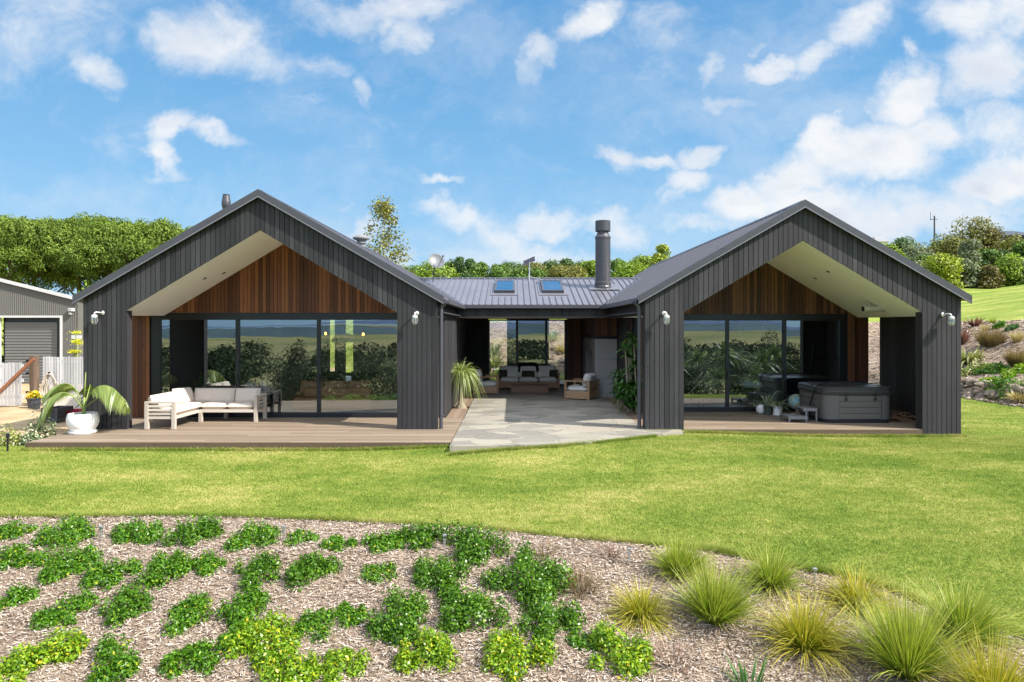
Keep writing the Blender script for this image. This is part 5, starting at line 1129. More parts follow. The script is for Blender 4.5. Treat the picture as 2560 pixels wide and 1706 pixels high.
for a_ in (xr-.02, 2*apx-xr): mb = MB(); mb.prism([(a_, SY+.001, G), (a_, SY+6, G), (a_, SY+6, zr-.84), (a_, SY+.001, zr)], (.02, 0, 0)); mb.build('side_wall', 'shed_metal', t)
mb = MB()
for s in (-1, 1):
    e = apx+s*(xr-apx+.12); z = sh(apx+abs(e-apx)) if False else apz-(apz-zr)/abs(xr-apx)*abs(e-apx)
    mb.prism([(apx, SY-.1, apz+.02), (e, SY-.1, z+.02), (e, SY-.1, z+.06), (apx, SY-.1, apz+.06)], (0, 6.1, -.85))
mb.build('roof', 'shed_roof', t)
mb = MB()
for s in (-1, 1):
    e = apx+s*abs(xr-apx+.14); z = apz-(apz-zr)/abs(xr-apx)*abs(e-apx)
    mb.prism([(apx, SY-.13, apz+.08), (e, SY-.13, z+.08), (e, SY-.13, z-.07), (apx, SY-.13, apz-.07)], (0, .028, 0))
mb.build('barge', 'white_trim', t)
mb = MB(); mb.box(dx0-.10, dx0, SY-.03, SY+.12, G, dzt+.09); mb.box(dx1, dx1+.10, SY-.03, SY+.12, G, dzt+.09); mb.box(dx0, dx1, SY-.03, SY+.12, dzt, dzt+.09); mb.build('door_frame', 'white_trim', t)
mb = MB(); z = G; zz = []
while z < 2.46: zz += [(z, 0), (z+.045, .0), (z+.065, .022), (z+.115, .022)]; z += .13
for (a, ya), (b, yb) in zip(zz[:-1], zz[1:]): mb.add([(dx0+.1, SY+.2-ya, a), (dx1-.22, SY+.2-ya, a), (dx1-.22, SY+.2-yb, b), (dx0+.1, SY+.2-yb, b)], [(0, 1, 2, 3)])
dr = mb.build('roller_door', 'roller_metal', t); mb = MB(); mb.box(-21.2, -20.9, SY+.15, SY+.176, .86, .89); mb.build('handle', 'steel', dr)
mb = MB(); mb.box(dx0, dx1, SY+.24, SY+.3, G, dzt); mb.box(dx1-.22, dx1, SY+.12, SY+.239, G, dzt-.002); mb.build('door_reveal', 'frame_black', t)
p = at(178, 775, SY-.1); mb = MB(); mb.obox(p, (.26, .16, .14), RZ(-20), .02); mb.obox(p+Vector((-.04, .02, -.16)), (.12, .14, .10), None, .02); mb.build('flood_light', 'white_trim', t)
p = at(192, 843, 26.0); t = thing('sign_board', (p.x, 26, G), 'small blank white board on a post by the right corner of the shed', 'sign')
mb = MB(); mb.box(p.x-.2, p.x+.2, 25.98, 26.0, p.z-.07, p.z+.07); mb.build('board', 'white_trim', t); mb = MB(); mb.box(p.x-.03, p.x+.03, 26.003, 26.06, G, p.z+.05); mb.build('post', 'galvanised', t)
t = thing('fennel_plant', at(192, 1000, 24.5), 'tall plant with flat yellow flower heads rising over the picket fence', 'plant'); t.location.z = G; L0 = t.location
mb = MB(); heads = []
for px, py in ((190, 832), (193, 852), (188, 878), (197, 858), (184, 880)):
    p = at(px, py, 24.5) - L0; heads.append(p); mb.tube([(p.x*.3, .02, 0), (p.x*.7, .0, p.z*.6), p], .014, 5)
mb.build('stems', 'stem_green', t, local=True)
rg = np.random.default_rng(4); P = np.concatenate([np.array(h)+np.c_[rg.normal(0, .10, 90), rg.normal(0, .10, 90), rg.normal(0, .03, 90)] for h in heads]); V, Fq = leaf_quads(P, np.tile((0, 0, 1.), (len(P), 1)), .07, .6, rg); np_mesh('flowers', V, Fq, 'flower_lime', t, rep(rg.random(len(P)), 4))
p = at(85, 1016, 21.3); t = thing('flower_pot', (p.x, 21.3, G), 'dark tub of yellow and orange flowers below the old gate post', 'flower pot')
pot(t, [(.0, .002), (.15, .002), (.19, .28), (.215, .285), (.215, .32), (.19, .32)], 'pot_dark', soil=(.19, .29))
rg = np.random.default_rng(8); n = 160; u = nrm(rg.normal(0, 1, (n, 3))); u[:, 2] = np.abs(u[:, 2]); P = u*rg.uniform(.5, 1, (n, 1))*np.array([.22, .18, .26]) + np.array([0, 0, .32])
V, Fq = leaf_quads(P[:90], u[:90], .085, .7, rg); np_mesh('flowers', V, Fq, 'flower_yellow', t, rep(rg.random(90), 4)); V, Fq = leaf_quads(P[90:]-np.array([0, 0, .03]), u[90:], .08, .5, rg); np_mesh('leaves', V, Fq, 'cover_lime', t, rep(rg.random(70), 4))
p = at(94, 1018, 21.0); t = thing('plant_pot', (p.x, 20.95, G), 'small empty dark plant pot before the tub of yellow flowers', 'pot'); pot(t, [(.0, .002), (.085, .002), (.115, .19), (.13, .19), (.13, .215), (.11, .215), (.10, .1)], 'pot_dark')
t = thing('trough', (-13.85, 20.6, G), 'pale stone trough planter in front of the picket fence, behind the palm', 'planter')
mb = MB(); a, b, c0, c1 = -13.98, -12.75, 20.35, 20.85
mb.box(a, b, c0, c0+.06, G+.05, .28); mb.box(a, b, c1-.06, c1, G+.05, .28); mb.box(a, a+.06, c0+.06, c1-.06, G+.05, .28); mb.box(b-.06, b, c0+.06, c1-.06, G+.05, .28); mb.box(a+.06, b-.06, c0+.06, c1-.06, G+.05, .20); mb.box(a+.1, a+.25, c0+.05, c1-.05, G, G+.05); mb.box(b-.25, b-.1, c0+.05, c1-.05, G, G+.05); mb.build('basin', 'trough', t, bevel=.012)
rosette('leaves', 'cover_lime', t, (.2, 0, .42), 120, .22, .03, .5, 3, 20, 85, 9, spread=.4)
t = thing('garden_hose', (-14.78, 21.95, G), 'coil of beige garden hose hanging on the picket fence above the trough', 'hose')
mb = MB(); rr = random.Random(9)
for k in range(7):
    w = .12+.035*k; top = .93-.012*k; bot = -.05+.07*rr.random(); cx_ = -14.80+rr.uniform(-.03, .03); y = 21.90-.012*k
    mb.tube([(cx_+w*math.sin(a)*(1.0 if math.cos(a) < 0 else .7), y, (top+bot)/2+(top-bot)/2*math.cos(a)) for a in np.linspace(0, 6.283, 20)], .013, 6, caps=False)
mb.tube([(-14.6, 21.85, .6), (-14.35, 21.7, .45), (-14.2, 21.5, .0), (-14.6, 21.2, G+.02), (-15.0, 21.4, G+.02)], .013, 6)
mb.build('hose', 'hose', t, True); mb = MB(); mb.tube([(-14.8, 21.98, .88), (-14.8, 21.82, .90)], .03, 8); mb.build('hook', 'frame_black', t)
t = thing('storage_crate', (-12.0, 18.3, G), 'dark weathered timber crate on the gravel left of the palm fronds', 'crate')
mb = MB()
for z in (G+.01, G+.14, G+.27): mb.box(-12.39, -11.98, 18.0, 18.03, z, z+.115); mb.box(-12.39, -11.98, 18.62, 18.65, z, z+.115); mb.box(-12.39, -12.36, 18.031, 18.619, z, z+.115); mb.box(-12.01, -11.98, 18.031, 18.619, z, z+.115)
mb.box(-12.35, -12.02, 18.04, 18.61, G+.24, G+.27); mb.build('slats', 'dark_crate', t)
for x in (-12.40, -12.03): mb = MB(); mb.box(x, x+.06, 17.97, 17.998, G, G+.40); mb.build('corner_batten', 'dark_crate', t)
p = at(190, 1030, 18.6); t = thing('storage_box', (p.x, 18.6, G), 'shallow red plastic tray with a black hooked handle behind the white palm pot', 'tray')
mb = MB(); loft(mb, [(rounded(p.x-.28, p.x+.28, 18.4, 18.8, .06), G+.06), (rounded(p.x-.36, p.x+.36, 18.35, 18.85, .08), G+.27), (rounded(p.x-.38, p.x+.38, 18.33, 18.87, .08), G+.28), (rounded(p.x-.33, p.x+.33, 18.38, 18.82, .06), G+.275), (rounded(p.x-.27, p.x+.27, 18.43, 18.77, .05), G+.12)]); mb.build('tray', 'red_plastic', t)
mb = MB(); mb.tube([(p.x-.2, 18.9, G+.3), (p.x-.05, 18.9, G+.42), (p.x+.05, 18.9, G+.55), (p.x, 18.9, G+.58), (p.x-.05, 18.9, G+.54)], .012, 6); mb.build('handle', 'frame_black', t); mb = MB(); mb.box(p.x-.3, p.x+.3, 18.45, 18.75, G, G+.055); mb.build('base', 'frame_black', t)
def mound(c, r, h, n, leaf, m, seed, name, label, cat, group=None, aspect=.55, parent=None, lob=5, flat=.55, up=None):
    """a low leafy plant made of a few overlapping leaf heaps"""
    rg = np.random.default_rng(seed); P = []; N = []
    for k in range(lob):
        a = rg.uniform(0, 6.283); q = r*(0 if k == 0 else rg.uniform(.40, .85)); lr = r*((.50 if lob > 5 else .62) if k == 0 else rg.uniform(.22, .46)); lh = h*(1 if k == 0 else rg.uniform(.5, .95)); m_ = int(n*(lr/r)**1.6/1.6)
        u = nrm(rg.normal(0, 1, (m_, 3))); u[:, 2] = np.abs(u[:, 2]); f = rg.uniform(.45, 1.05, (m_, 1)); f[rg.random(m_) < .07] *= rg.uniform(1.05, 1.35)
        p = u*f*np.array([lr, lr, lh]) + np.array([q*math.cos(a), q*math.sin(a), .01]); P.append(p); N.append(u*np.array([1, 1, flat*2.2]))
    P = np.concatenate(P); N = np.concatenate(N); gzv = ground_z(P[:, 0]+c[0], P[:, 1]+c[1]) - c[2]; P[:, 2] += gzv
    V, Fq = leaf_quads(P, N, leaf, aspect, rg, .55, up); rnd = np.clip(rg.normal(.5, .24, len(P)), 0, 1)
    o = np_mesh(name, V, Fq, m, parent, rep(rnd, 4)); o.location = c if parent is None else (0, 0, 0)
    return tag(o, label, cat, group) if parent is None else o
for px, py, r, h, m, lb, sd in ((103, 1100, .40, .44, 'variegated_leaf', 'grey green shrub with cream leaf edges at the left end of the deck', 1), (70, 1115, .26, .26, 'variegated_leaf', 'low bluish shrub against the front corner of the deck', 2), (18, 1116, .36, .34, 'variegated_yellow', 'yellow flecked white leaved shrub at the far left lawn edge', 3)):
    mound(ground_hit(px, py), r, h*1.35, 1100, .055, m, 500+sd, 'variegated_shrub', lb, 'shrub', 'shrubs at the left end of the deck')
p = ground_hit(19, 1131); t = thing('garden_light', p, 'black stake light in front of the yellow flecked shrub', 'garden light'); mb = MB(); mb.lathe([(.0, 0), (.018, 0), (.018, .28), (.035, .30), (.035, .36), (.045, .365), (.0, .385)], (0, 0, 0), 12, caps=False); mb.build('stake', 'frame_black', t, local=True)

# ------------------------------------------------------------------ the planting bed
S6 = .3865; S7 = .3655
COV = [  # x, y (photo px), width px, height factor, kind, words
 (42,1332,105,1,'g','leftmost groundcover clump of the back row, cut by the photo edge'),(166,1336,150,1,'g','groundcover clump left of the left solar stake light'),(344,1338,120,.95,'g','groundcover clump right of the left solar stake light, in the back row'),(478,1338,150,1.1,'d','grassy topped tall dark groundcover clump in the back row'),
 (626,1345,130,.95,'g','groundcover clump left of the second solar stake light, in the back row'),(752,1350,95,.6,'g','sparse straggling groundcover clump right of the second solar stake light'),(845,1360,85,.8,'g','small groundcover clump of the back row between the sparse one and the long pair'),(955,1357,115,.9,'g','left half of the long groundcover pair in the back row'),(1050,1350,130,1,'d','right half of the long groundcover pair, left of the third solar stake light'),(1190,1365,165,1.25,'d','biggest back row groundcover clump, right of the third solar stake light'),
 (35,1405,100,1,'g','second row groundcover clump at the left photo edge'),(168,1404,160,.9,'g','second row groundcover clump with a trailing left end'),(283,1432,130,.9,'g','left third of the joined groundcover band in the second row'),(405,1425,150,1,'g','middle of the joined groundcover band in the second row'),(520,1405,115,.85,'g','right end of the joined groundcover band, reaching up to the back row'),(640,1438,130,1.15,'d','tall dark groundcover clump at the centre of the left bed half'),(783,1430,140,1.15,'d','rounded dark groundcover clump right of the tall dark one'),(940,1435,108,.7,'g','small lean groundcover clump standing alone amid open mulch'),(1108,1440,155,1.1,'d','dark groundcover clump below the third solar stake light'),(1312,1450,215,1.15,'d','widest dark groundcover clump, left of the brown bush'),
 (35,1505,105,1,'g','third row groundcover clump at the left photo edge'),(165,1530,140,.95,'g','third row groundcover clump left of the neat bushy one'),(314,1522,140,1.1,'d','neat bushy groundcover clump alone in the third row'),(500,1538,145,.95,'g','left part of the sprawling groundcover cluster in the middle of the bed'),(625,1530,145,1,'g','right part of the sprawling groundcover cluster in the middle of the bed'),(590,1590,110,.75,'g','lower part of the sprawling groundcover cluster in the middle of the bed'),(805,1556,150,.65,'g','thin open groundcover clump with mulch showing through'),(875,1540,90,.75,'g','low groundcover clump wedged left of the large dark one'),(1000,1538,195,1.15,'d','large dark groundcover clump at the centre of the photo'),(1188,1545,195,1.15,'d','large dark groundcover clump right of the centre one'),(1370,1562,160,1.1,'d','squarish dark groundcover clump with orange leaf tips'),
 (60,1672,150,1.05,'l','yellowish groundcover clump in the bottom left corner'),(135,1630,150,1.05,'l','yellow green groundcover clump above the bottom left corner one'),(285,1652,180,1,'g','front row groundcover clump beside the yellow green left ones'),(480,1655,135,.95,'g','front row groundcover clump left of the bright lime pair'),(660,1612,185,1,'l','upper bright lime groundcover clump in the front row'),(725,1675,170,1,'l','lower bright lime groundcover clump in the front row'),(850,1665,130,1,'l','lime groundcover clump at the bottom edge, right of the bright pair'),
 (1070,1640,165,1.15,'l','upright lime groundcover clump below the large dark centre clump'),(1293,1652,190,.95,'l','spreading yellow lime groundcover clump with orange tips'),(1535,1628,175,1.05,'l','lime groundcover clump left of the dead brown sedge'),(1465,1600,90,.7,'g','small green shoot joining the squarish clump to the lime one'),
]
for k, (px, py, w, hf, kd, lb) in enumerate(COV):
    d0 = ground_hit(px, py + w*.10); r = w*d0.y/F*.51; h = .26*hf*min(1.15, r/.36)
    mound(d0, r, h, int(2600*max(.4, (r/.36)**1.6)*(.55 if hf < .72 else 1)), .040, {'g': 'cover_green', 'l': 'cover_lime', 'd': 'cover_deep'}[kd], 900+k, 'groundcover_plant', lb, 'groundcover', 'glossy groundcover clumps in the garden bed', .55, lob=10)
def tuft(name, c, n, L, m, seed, label, cat, group, wd=.010, el=(28, 88), droop=.45, spread=.09, segs=5, lean=(0, 0, 0)):
    rg = np.random.default_rng(seed); a = rg.uniform(0, 6.283, n); e = np.radians(el[1] - (el[1]-el[0])*rg.random(n)**1.0)
    d = np.stack([np.cos(a)*np.cos(e), np.sin(a)*np.cos(e), np.sin(e)], 1) + np.array(lean); root = np.stack([np.cos(a), np.sin(a), 0*a], 1)*(rg.random(n)**.5*spread)[:, None]; root[:, 2] = -.02
    V, Fq = blades(root, d, L*rg.uniform(.55, 1.1, n), wd*rg.uniform(.7, 1.3, n), droop*rg.uniform(.2, 1.3, n), segs, rg); per = len(V)//n
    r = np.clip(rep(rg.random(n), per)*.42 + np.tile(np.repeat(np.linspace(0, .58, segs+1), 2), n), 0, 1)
    o = np_mesh(name, V, Fq, m, None, r); o.location = c; return tag(o, label, cat, group)
TU = [(1700,1440,.54,'tussock_green','grass tussock highest up, against the lawn edge',None),(1602,1545,.50,'tussock_gold','grass tussock leftmost of the clumps, right of the brown bush',None),(1785,1556,.72,'tussock_green','large green grass tussock second from the left',None),(1928,1470,.58,'tussock_green','grass tussock leaning over the lawn edge behind the golden one',None),(2012,1626,.72,'tussock_gold','golden grass tussock in the middle of the clumps',None),(2142,1515,.58,'tussock_gold','orange tinged grass tussock beside the lawn edge',None),(2268,1700,.92,'tussock_green','biggest grass tussock, rising from the bottom edge of the photo',None),(2405,1605,.78,'tussock_green','grass tussock at the right, reaching over the lawn',None),(2480,1770,.80,'tussock_gold','yellow grass tussock in the bottom right corner',None)]
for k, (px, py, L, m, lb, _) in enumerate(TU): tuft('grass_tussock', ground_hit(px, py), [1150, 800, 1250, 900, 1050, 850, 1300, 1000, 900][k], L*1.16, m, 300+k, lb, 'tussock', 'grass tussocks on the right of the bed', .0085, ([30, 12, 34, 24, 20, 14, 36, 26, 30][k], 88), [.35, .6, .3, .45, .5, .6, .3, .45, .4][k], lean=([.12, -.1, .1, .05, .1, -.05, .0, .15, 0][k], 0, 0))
tuft('dead_sedge', ground_hit(1678, 1662), 110, .42, 'dry_sedge', 330, 'dead spiky brown sedge between the lime clump and the tussocks', 'sedge', None, .009, (5, 75), .2)
tuft('sedge', ground_hit(1872, 1730), 26, .42, 'shade_leaf', 331, 'few green sword leaves poking up at the bottom edge', 'sedge', None, .03, (45, 88), .2)
tuft('dry_grass', ground_hit(1362, 1390), 150, .26, 'brown_grass', 332, 'thin greyish dry grass tuft near the lawn edge above the widest clump', 'grass tuft', 'dry grass tufts by the lawn edge', .006, (20, 85), .3, .12)
tuft('dry_grass', ground_hit(1522, 1392), 170, .28, 'dry_sedge', 333, 'reddish brown dry grass tuft left of the solar stake light', 'grass tuft', 'dry grass tufts by the lawn edge', .006, (20, 85), .3, .12)
tuft('brown_bush', ground_hit(1455, 1475), 420, .33, 'brown_grass', 334, 'fuzzy brown bush between the widest dark clump and the tussocks', 'bush', None, .006, (15, 88), .25, .16)
for px, py, lb in ((253, 1358, 'leftmost steel solar stake light, standing in open mulch'), (709, 1357, 'steel solar stake light second from the left, among back row clumps'), (1111, 1382, 'steel solar stake light before the biggest back row clump'), (1573, 1416, 'steel solar stake light left of the highest grass tussock'), (2037, 1470, 'steel solar stake light between the tussocks at the lawn edge')):
    t = thing('solar_light', ground_hit(px, py), lb, 'garden light', 'solar stake lights in the bed')
    mb = MB(); mb.lathe([(.0, 0), (.013, 0), (.013, .15), (.026, .16), (.026, .165), (.0, .166)], (0, 0, 0), 10, caps=False); mb.build('stake', 'steel', t, local=True)
    mb = MB(); mb.lathe([(.018, .166), (.020, .205), (.0, .206)], (0, 0, 0), 12, caps=False); mb.build('lens', 'lamp_glass', t, local=True); mb = MB(); mb.lathe([(.0, .206), (.03, .207), (.03, .225), (.0, .232)], (0, 0, 0), 14, caps=False); mb.build('cap', 'steel', t, local=True)

# ------------------------------------------------------------------ the planted bank
def bank_pt(cx_, cy_): return ground_hit(2380+.1913*cx_, 740+.1913*cy_)
BS = lambda p: .1913*p.y/F
def btuft(cx_, cy_, hpx, name, m, label, cat, n=160, wd=.02, el=(25, 88), droop=.4, spread=.12, group='plants on the mulched bank'):
    p = bank_pt(cx_, cy_); tuft(name, p, n, hpx*BS(p)*1.1, m, int(cx_*7+cy_), label, cat, group, wd, el, droop, spread)
btuft(300, 400, 165, 'cordyline', 'purple_leaf', 'purple spiky cordyline at the top of the bank by the hill lawn', 'cordyline', 70, .06, (30, 85), .25)
btuft(150, 640, 260, 'cordyline', 'purple_leaf', 'tall purple brown spikes behind the striped flax, beside the east wing', 'cordyline', 46, .06, (55, 88), .15)
btuft(435, 470, 120, 'straw_grass', 'straw_grass', 'slim straw grass tuft just right of the purple cordyline', 'grass tuft', 160, .015, (65, 88), .2)
btuft(530, 365, 110, 'straw_grass', 'tussock_green', 'thin green grass tuft on the edge of the hill lawn', 'grass tuft', 90, .015, (60, 88), .2)
btuft(505, 660, 250, 'brown_tussock', 'brown_grass', 'round fuzzy brown tussock right of the striped flax', 'tussock', 1300, .014, (48, 89), .12, .32)
btuft(890, 905, 230, 'brown_tussock', 'brown_grass', 'brown tussock cut by the right photo edge', 'tussock', 1200, .014, (48, 89), .12, .32)
btuft(850, 612, 180, 'straw_grass', 'straw_grass', 'wider straw grass tuft below the small olive tree', 'grass tuft', 300, .015, (60, 88), .2)
btuft(910, 1360, 160, 'brown_tussock', 'straw_grass', 'orange straw tussock on the stone edging at the right photo edge', 'tussock', 600, .014, (8, 80), .5, .25)
btuft(225, 870, 330, 'flax', 'flax_leaf', 'large cream striped flax beside the corner of the east wing', 'flax', 230, .075, (30, 88), .95, .30)
for cx_, cy_, w, hp, m, lb in ((640, 420, 130, 90, 'cover_green', 'small green leafy plant below the hill lawn edge'), (770, 450, 130, 70, 'shade_leaf', 'low green plant at the foot of the small olive tree'), (250, 1020, 290, 120, 'flower_lime', 'olive yellow groundcover below the striped flax'), (540, 1000, 300, 130, 'cover_green', 'bright green groundcover in the middle of the bank'), (700, 1200, 420, 190, 'cover_green', 'largest glossy green groundcover, just above the stone edging'), (870, 1010, 280, 110, 'cover_lime', 'lime green groundcover at the right photo edge'), (450, 1130, 180, 60, 'cover_lime', 'thin lime sprig left of the largest groundcover')):
    p = bank_pt(cx_, cy_); s = BS(p); mound(p, w*s*.72, hp*s*.95, 1300, .10, 'variegated_yellow' if m == 'flower_lime' else m, int(cx_+cy_), 'bank_groundcover', lb, 'groundcover', 'plants on the mulched bank')
for X_, Y_, r, h, m, lb, sd in ((17.5, 31.2, .5, .5, 'cover_lime', 'green groundcover seen low through the slot beside the cedar wall', 1), (19.3, 33.0, .6, .55, 'cover_lime', 'green groundcover seen higher through the slot beside the cedar wall', 2), (26.0, 43.5, 1.6, 2.3, 'crown_olive', 'olive brown bush seen at the top of the slot beside the cedar wall', 3)):
    mound((X_, Y_, gz(X_, Y_)), r, h, 900, .13, m, 70+sd, 'bank_shrub', lb, 'shrub', 'plants on the mulched bank')
# behind the link, seen through its windows
t = thing('bamboo_palm', (-.85, 31.6, -.17), 'yellow green palm seen through the left courtyard window', 'palm')
mb = MB()
for x in (-.12, 0, .13): mb.tube([(x, 0, 0), (x*1.3, .02, .7)], .03, 6)
mb.build('canes', 'stem_green', t, local=True); rosette('fronds', 'variegated_yellow', t, (0, 0, .6), 130, 1.15, .06, .55, 5, 25, 88, 81, spread=.15); rosette('leaves', 'cover_lime', t, (.2, 0, .2), 60, .9, .06, .55, 5, 25, 88, 82, spread=.15)
tuft('agave', (-1.05, 36.3, gz(-1.05, 36.3)), 90, 1.15, 'silver_leaf', 83, 'grey spiky plant on the bank behind the left courtyard window', 'agave', None, .09, (15, 85), .4, .2)
tuft('straw_grass', (2.65, 36.2, gz(2.65, 36.2)), 260, .8, 'straw_grass', 84, 'yellow straw grass on the bank behind the right courtyard window', 'grass tuft', None, .02, (30, 88), .4, .2)
tuft('cordyline', (2.2, 37.8, gz(2.2, 37.8)), 80, .9, 'silver_leaf', 85, 'spiky grey cordyline high on the bank behind the right courtyard window', 'cordyline', None, .06, (20, 85), .3, .15)
tuft('fern', (1.75, 31.4, -.17), 80, 1.0, 'shade_leaf', 86, 'dark fern low behind the right courtyard window', 'fern', None, .08, (20, 85), .5, .15)
import bmesh
def rock_mesh(seed):
    bm = bmesh.new(); bmesh.ops.create_icosphere(bm, subdivisions=2, radius=.5); rr = random.Random(seed); dirs = [Vector((rr.uniform(-1, 1), rr.uniform(-1, 1), rr.uniform(-1, 1))).normalized() for _ in range(9)]
    for v in bm.verts:
        for d in dirs:
            q = v.co.dot(d)-.34
            if q > 0: v.co -= d*q*.92
        v.co.z *= .72; v.co += Vector((rr.uniform(-1, 1), rr.uniform(-1, 1), rr.uniform(-1, 1)))*.015
    me = bpy.data.meshes.new('rock'); bm.to_mesh(me); bm.free(); me.materials.append(M['rock']); return me
rocks = [rock_mesh(k) for k in range(7)]; rr = random.Random(12)
def rock(x, y, s, lb, grp, dz=0.0):
    o = bpy.data.objects.new('rock', rr.choice(rocks)); col.objects.link(o); o.location = (x, y, gz(x, y)+s*.14+dz); o.scale = (s*rr.uniform(.8, 1.3), s*rr.uniform(.8, 1.2), s*rr.uniform(.7, 1.1)); o.rotation_euler = (rr.uniform(-.4, .4), rr.uniform(-.4, .4), rr.uniform(0, 6.28)); tag(o, lb, 'rock', grp)
k = 0
while k < 190:
    x = rr.uniform(15.2, 17.2); y = rr.uniform(20.0, 25.8) if k < 160 else rr.uniform(28.5, 32); s = float(bank_s(x, y))
    if -.35 < s < .75: rock(x, y, rr.uniform(.12, .22) if s < .05 else rr.uniform(.20, .42), 'rough grey brown rock in the stone edging at the foot of the bank', 'rocks edging the bank'); k += 1
for k in range(22): rock(rr.uniform(1.2, 3.3), rr.uniform(34.2, 38.5), rr.uniform(.25, .55), 'pale rock on the bank behind the right courtyard window', 'rocks behind the house')
def limb_tree(t, base, top, r0, nb, seed, spread, m='bark', lo=.35):
    rr = random.Random(seed); mb = MB(); base = Vector(base); top = Vector(top); h = (top-base).length
    ax = [base.lerp(top, q)+Vector((rr.uniform(-.04, .04), rr.uniform(-.04, .04), 0))*h*(0 if q in (0,) else 1) for q in (0, .25, .5, .75, .95)]
    mb.tube(ax, [r0, r0*.8, r0*.6, r0*.4, r0*.12], 8)
    for k in range(nb):
        q = lo+(.9-lo)*k/max(1, nb-1); i = min(3, int(q*4)); s = ax[i].lerp(ax[i+1], q*4-i if q*4-i < 1 else .9); a = k*2.4+rr.uniform(-.4, .4); l = spread*(1.15-q*.7)
        mid = s+Vector((math.cos(a)*l*.5, math.sin(a)*l*.5, l*.22)); e = s+Vector((math.cos(a)*l, math.sin(a)*l, l*.62)); r = r0*(1-q)*.5+.012
        mb.tube([s, mid, e], [r, r*.7, r*.25], 6)
        for j in (-1, 1): e2 = mid+Vector((math.cos(a+j*.7)*l*.5, math.sin(a+j*.7)*l*.5, l*.4)); mb.tube([mid, e2], [r*.6, r*.2], 5)
    mb.build('trunk', m, t)
def tree(name, label, px, ytop, wpx, dist, m, seed, n=5200, leaf=.25, lobes=20, low=.0, group='trees on the hill behind the house', wf=1.0):
    X_ = (px-CX)/F*dist; zt = EYE+(HY-ytop)/F*dist; zb = gz(X_, dist); r = wpx/F*dist*.70; h = max(zt-zb, 1.2)
    t = thing(name, (X_, dist, zb), label, 'tree', group); limb_tree(t, (X_, dist, zb-.1), (X_, dist, zb+h*.8), .05*h**.8+.04, 5, seed, r*.7)
    rg = np.random.default_rng(seed); P = []; N = []
    for k in range(lobes):
        q = rg.uniform(0, 1); a = rg.uniform(0, 6.28); fr = (1-abs(q-.42)*1.15)*.62*rg.uniform(.4, 1)
        c = np.array([math.cos(a)*r*fr, math.sin(a)*r*fr, h*(low+(.96-low)*q)]); lr = r*rg.uniform(.26, .50)*(1.05-.35*q); lh = min(lr*rg.uniform(.8, 1.25), h*(1-low)*.45)
        c[2] = min(c[2], h-lh*.95); k_ = int(n/lobes); u = nrm(rg.normal(0, 1, (k_, 3))); f = rg.uniform(.55, 1.04, (k_, 1)); f[rg.random(k_) < .16] *= rg.uniform(1.05, 1.3)
        P.append(c+u*f*np.array([lr, lr, lh])); N.append(u+np.array([0, 0, .35]))
    P = np.concatenate(P); N = np.concatenate(N); P[:, 2] = np.maximum(P[:, 2], .1); V, Fq = leaf_quads(P, N, leaf, .62, rg, .7)
    np_mesh('crown', V, Fq, m, t, rep(np.clip(rg.normal(.48, .24, len(P)), 0, 1), 4))
CT = [('bushy_tree', 968, 668, 90, 80, 'crown_bright', 'bright green bushy tree at the left end of the tree line, behind the satellite dish'), ('bushy_tree', 1085, 664, 130, 84, 'crown_bright', 'wide light green tree right of the satellite dish'), ('bushy_tree', 1025, 672, 110, 92, 'crown_mid', 'mid green tree between the dish and the west wing roof'), ('bushy_tree', 1128, 655, 46, 95, 'crown_dark', 'leftmost dark tree tip above the light green trees'), ('bushy_tree', 1152, 650, 60, 95, 'crown_dark', 'middle dark tree tip above the light green trees'), ('bushy_tree', 1174, 655, 44, 95, 'crown_dark', 'rightmost dark tree tip above the light green trees'),
      ('bushy_tree', 1200, 664, 66, 84, 'crown_mid', 'small round tree standing left of the gap in the tree line'), ('bushy_tree', 1255, 668, 80, 84, 'crown_mid', 'mid green tree right of the gap in the tree line, above the left skylight'), ('bushy_tree', 1285, 661, 90, 90, 'crown_dark', 'dark green tree left of the flat antenna'), ('bushy_tree', 1335, 664, 70, 78, 'crown_olive', 'olive green tree directly behind the flat antenna mast'), ('bushy_tree', 1375, 659, 80, 92, 'crown_dark', 'dark tree right of the flat antenna'), ('bushy_tree', 1414, 655, 66, 90, 'crown_dark', 'pointed dark tree above the right skylight'), ('bushy_tree', 1452, 661, 62, 86, 'crown_mid', 'mid green tree left of the chimney'), ('bushy_tree', 1478, 660, 70, 78, 'crown_bright', 'yellow green tree against the left side of the chimney'), ('bushy_tree', 1540, 655, 74, 84, 'crown_mid', 'mid green tree against the right side of the chimney'), ('bushy_tree', 1580, 664, 110, 76, 'crown_bright', 'light green tree right of the chimney, low on the ridge'), ('bushy_tree', 1610, 647, 90, 84, 'crown_bright', 'bright tree above the valley of the east roof'), ('bushy_tree', 1656, 619, 70, 80, 'crown_yellow', 'tallest yellow green tree beside the east wing roof'), ('bushy_tree', 1640, 652, 100, 88, 'crown_mid', 'mid green tree behind the tallest yellow green one'), ('bushy_tree', 1420, 673, 110, 74, 'crown_olive', 'low olive tree in front of the pointed dark tree'), ('bushy_tree', 1310, 678, 110, 74, 'crown_mid', 'low mid green tree between the two skylights')]
for k, (nm, px, yt, w, d, m, lb) in enumerate(CT): tree(nm, lb, px, yt-7, w, d, m, 1200+k)
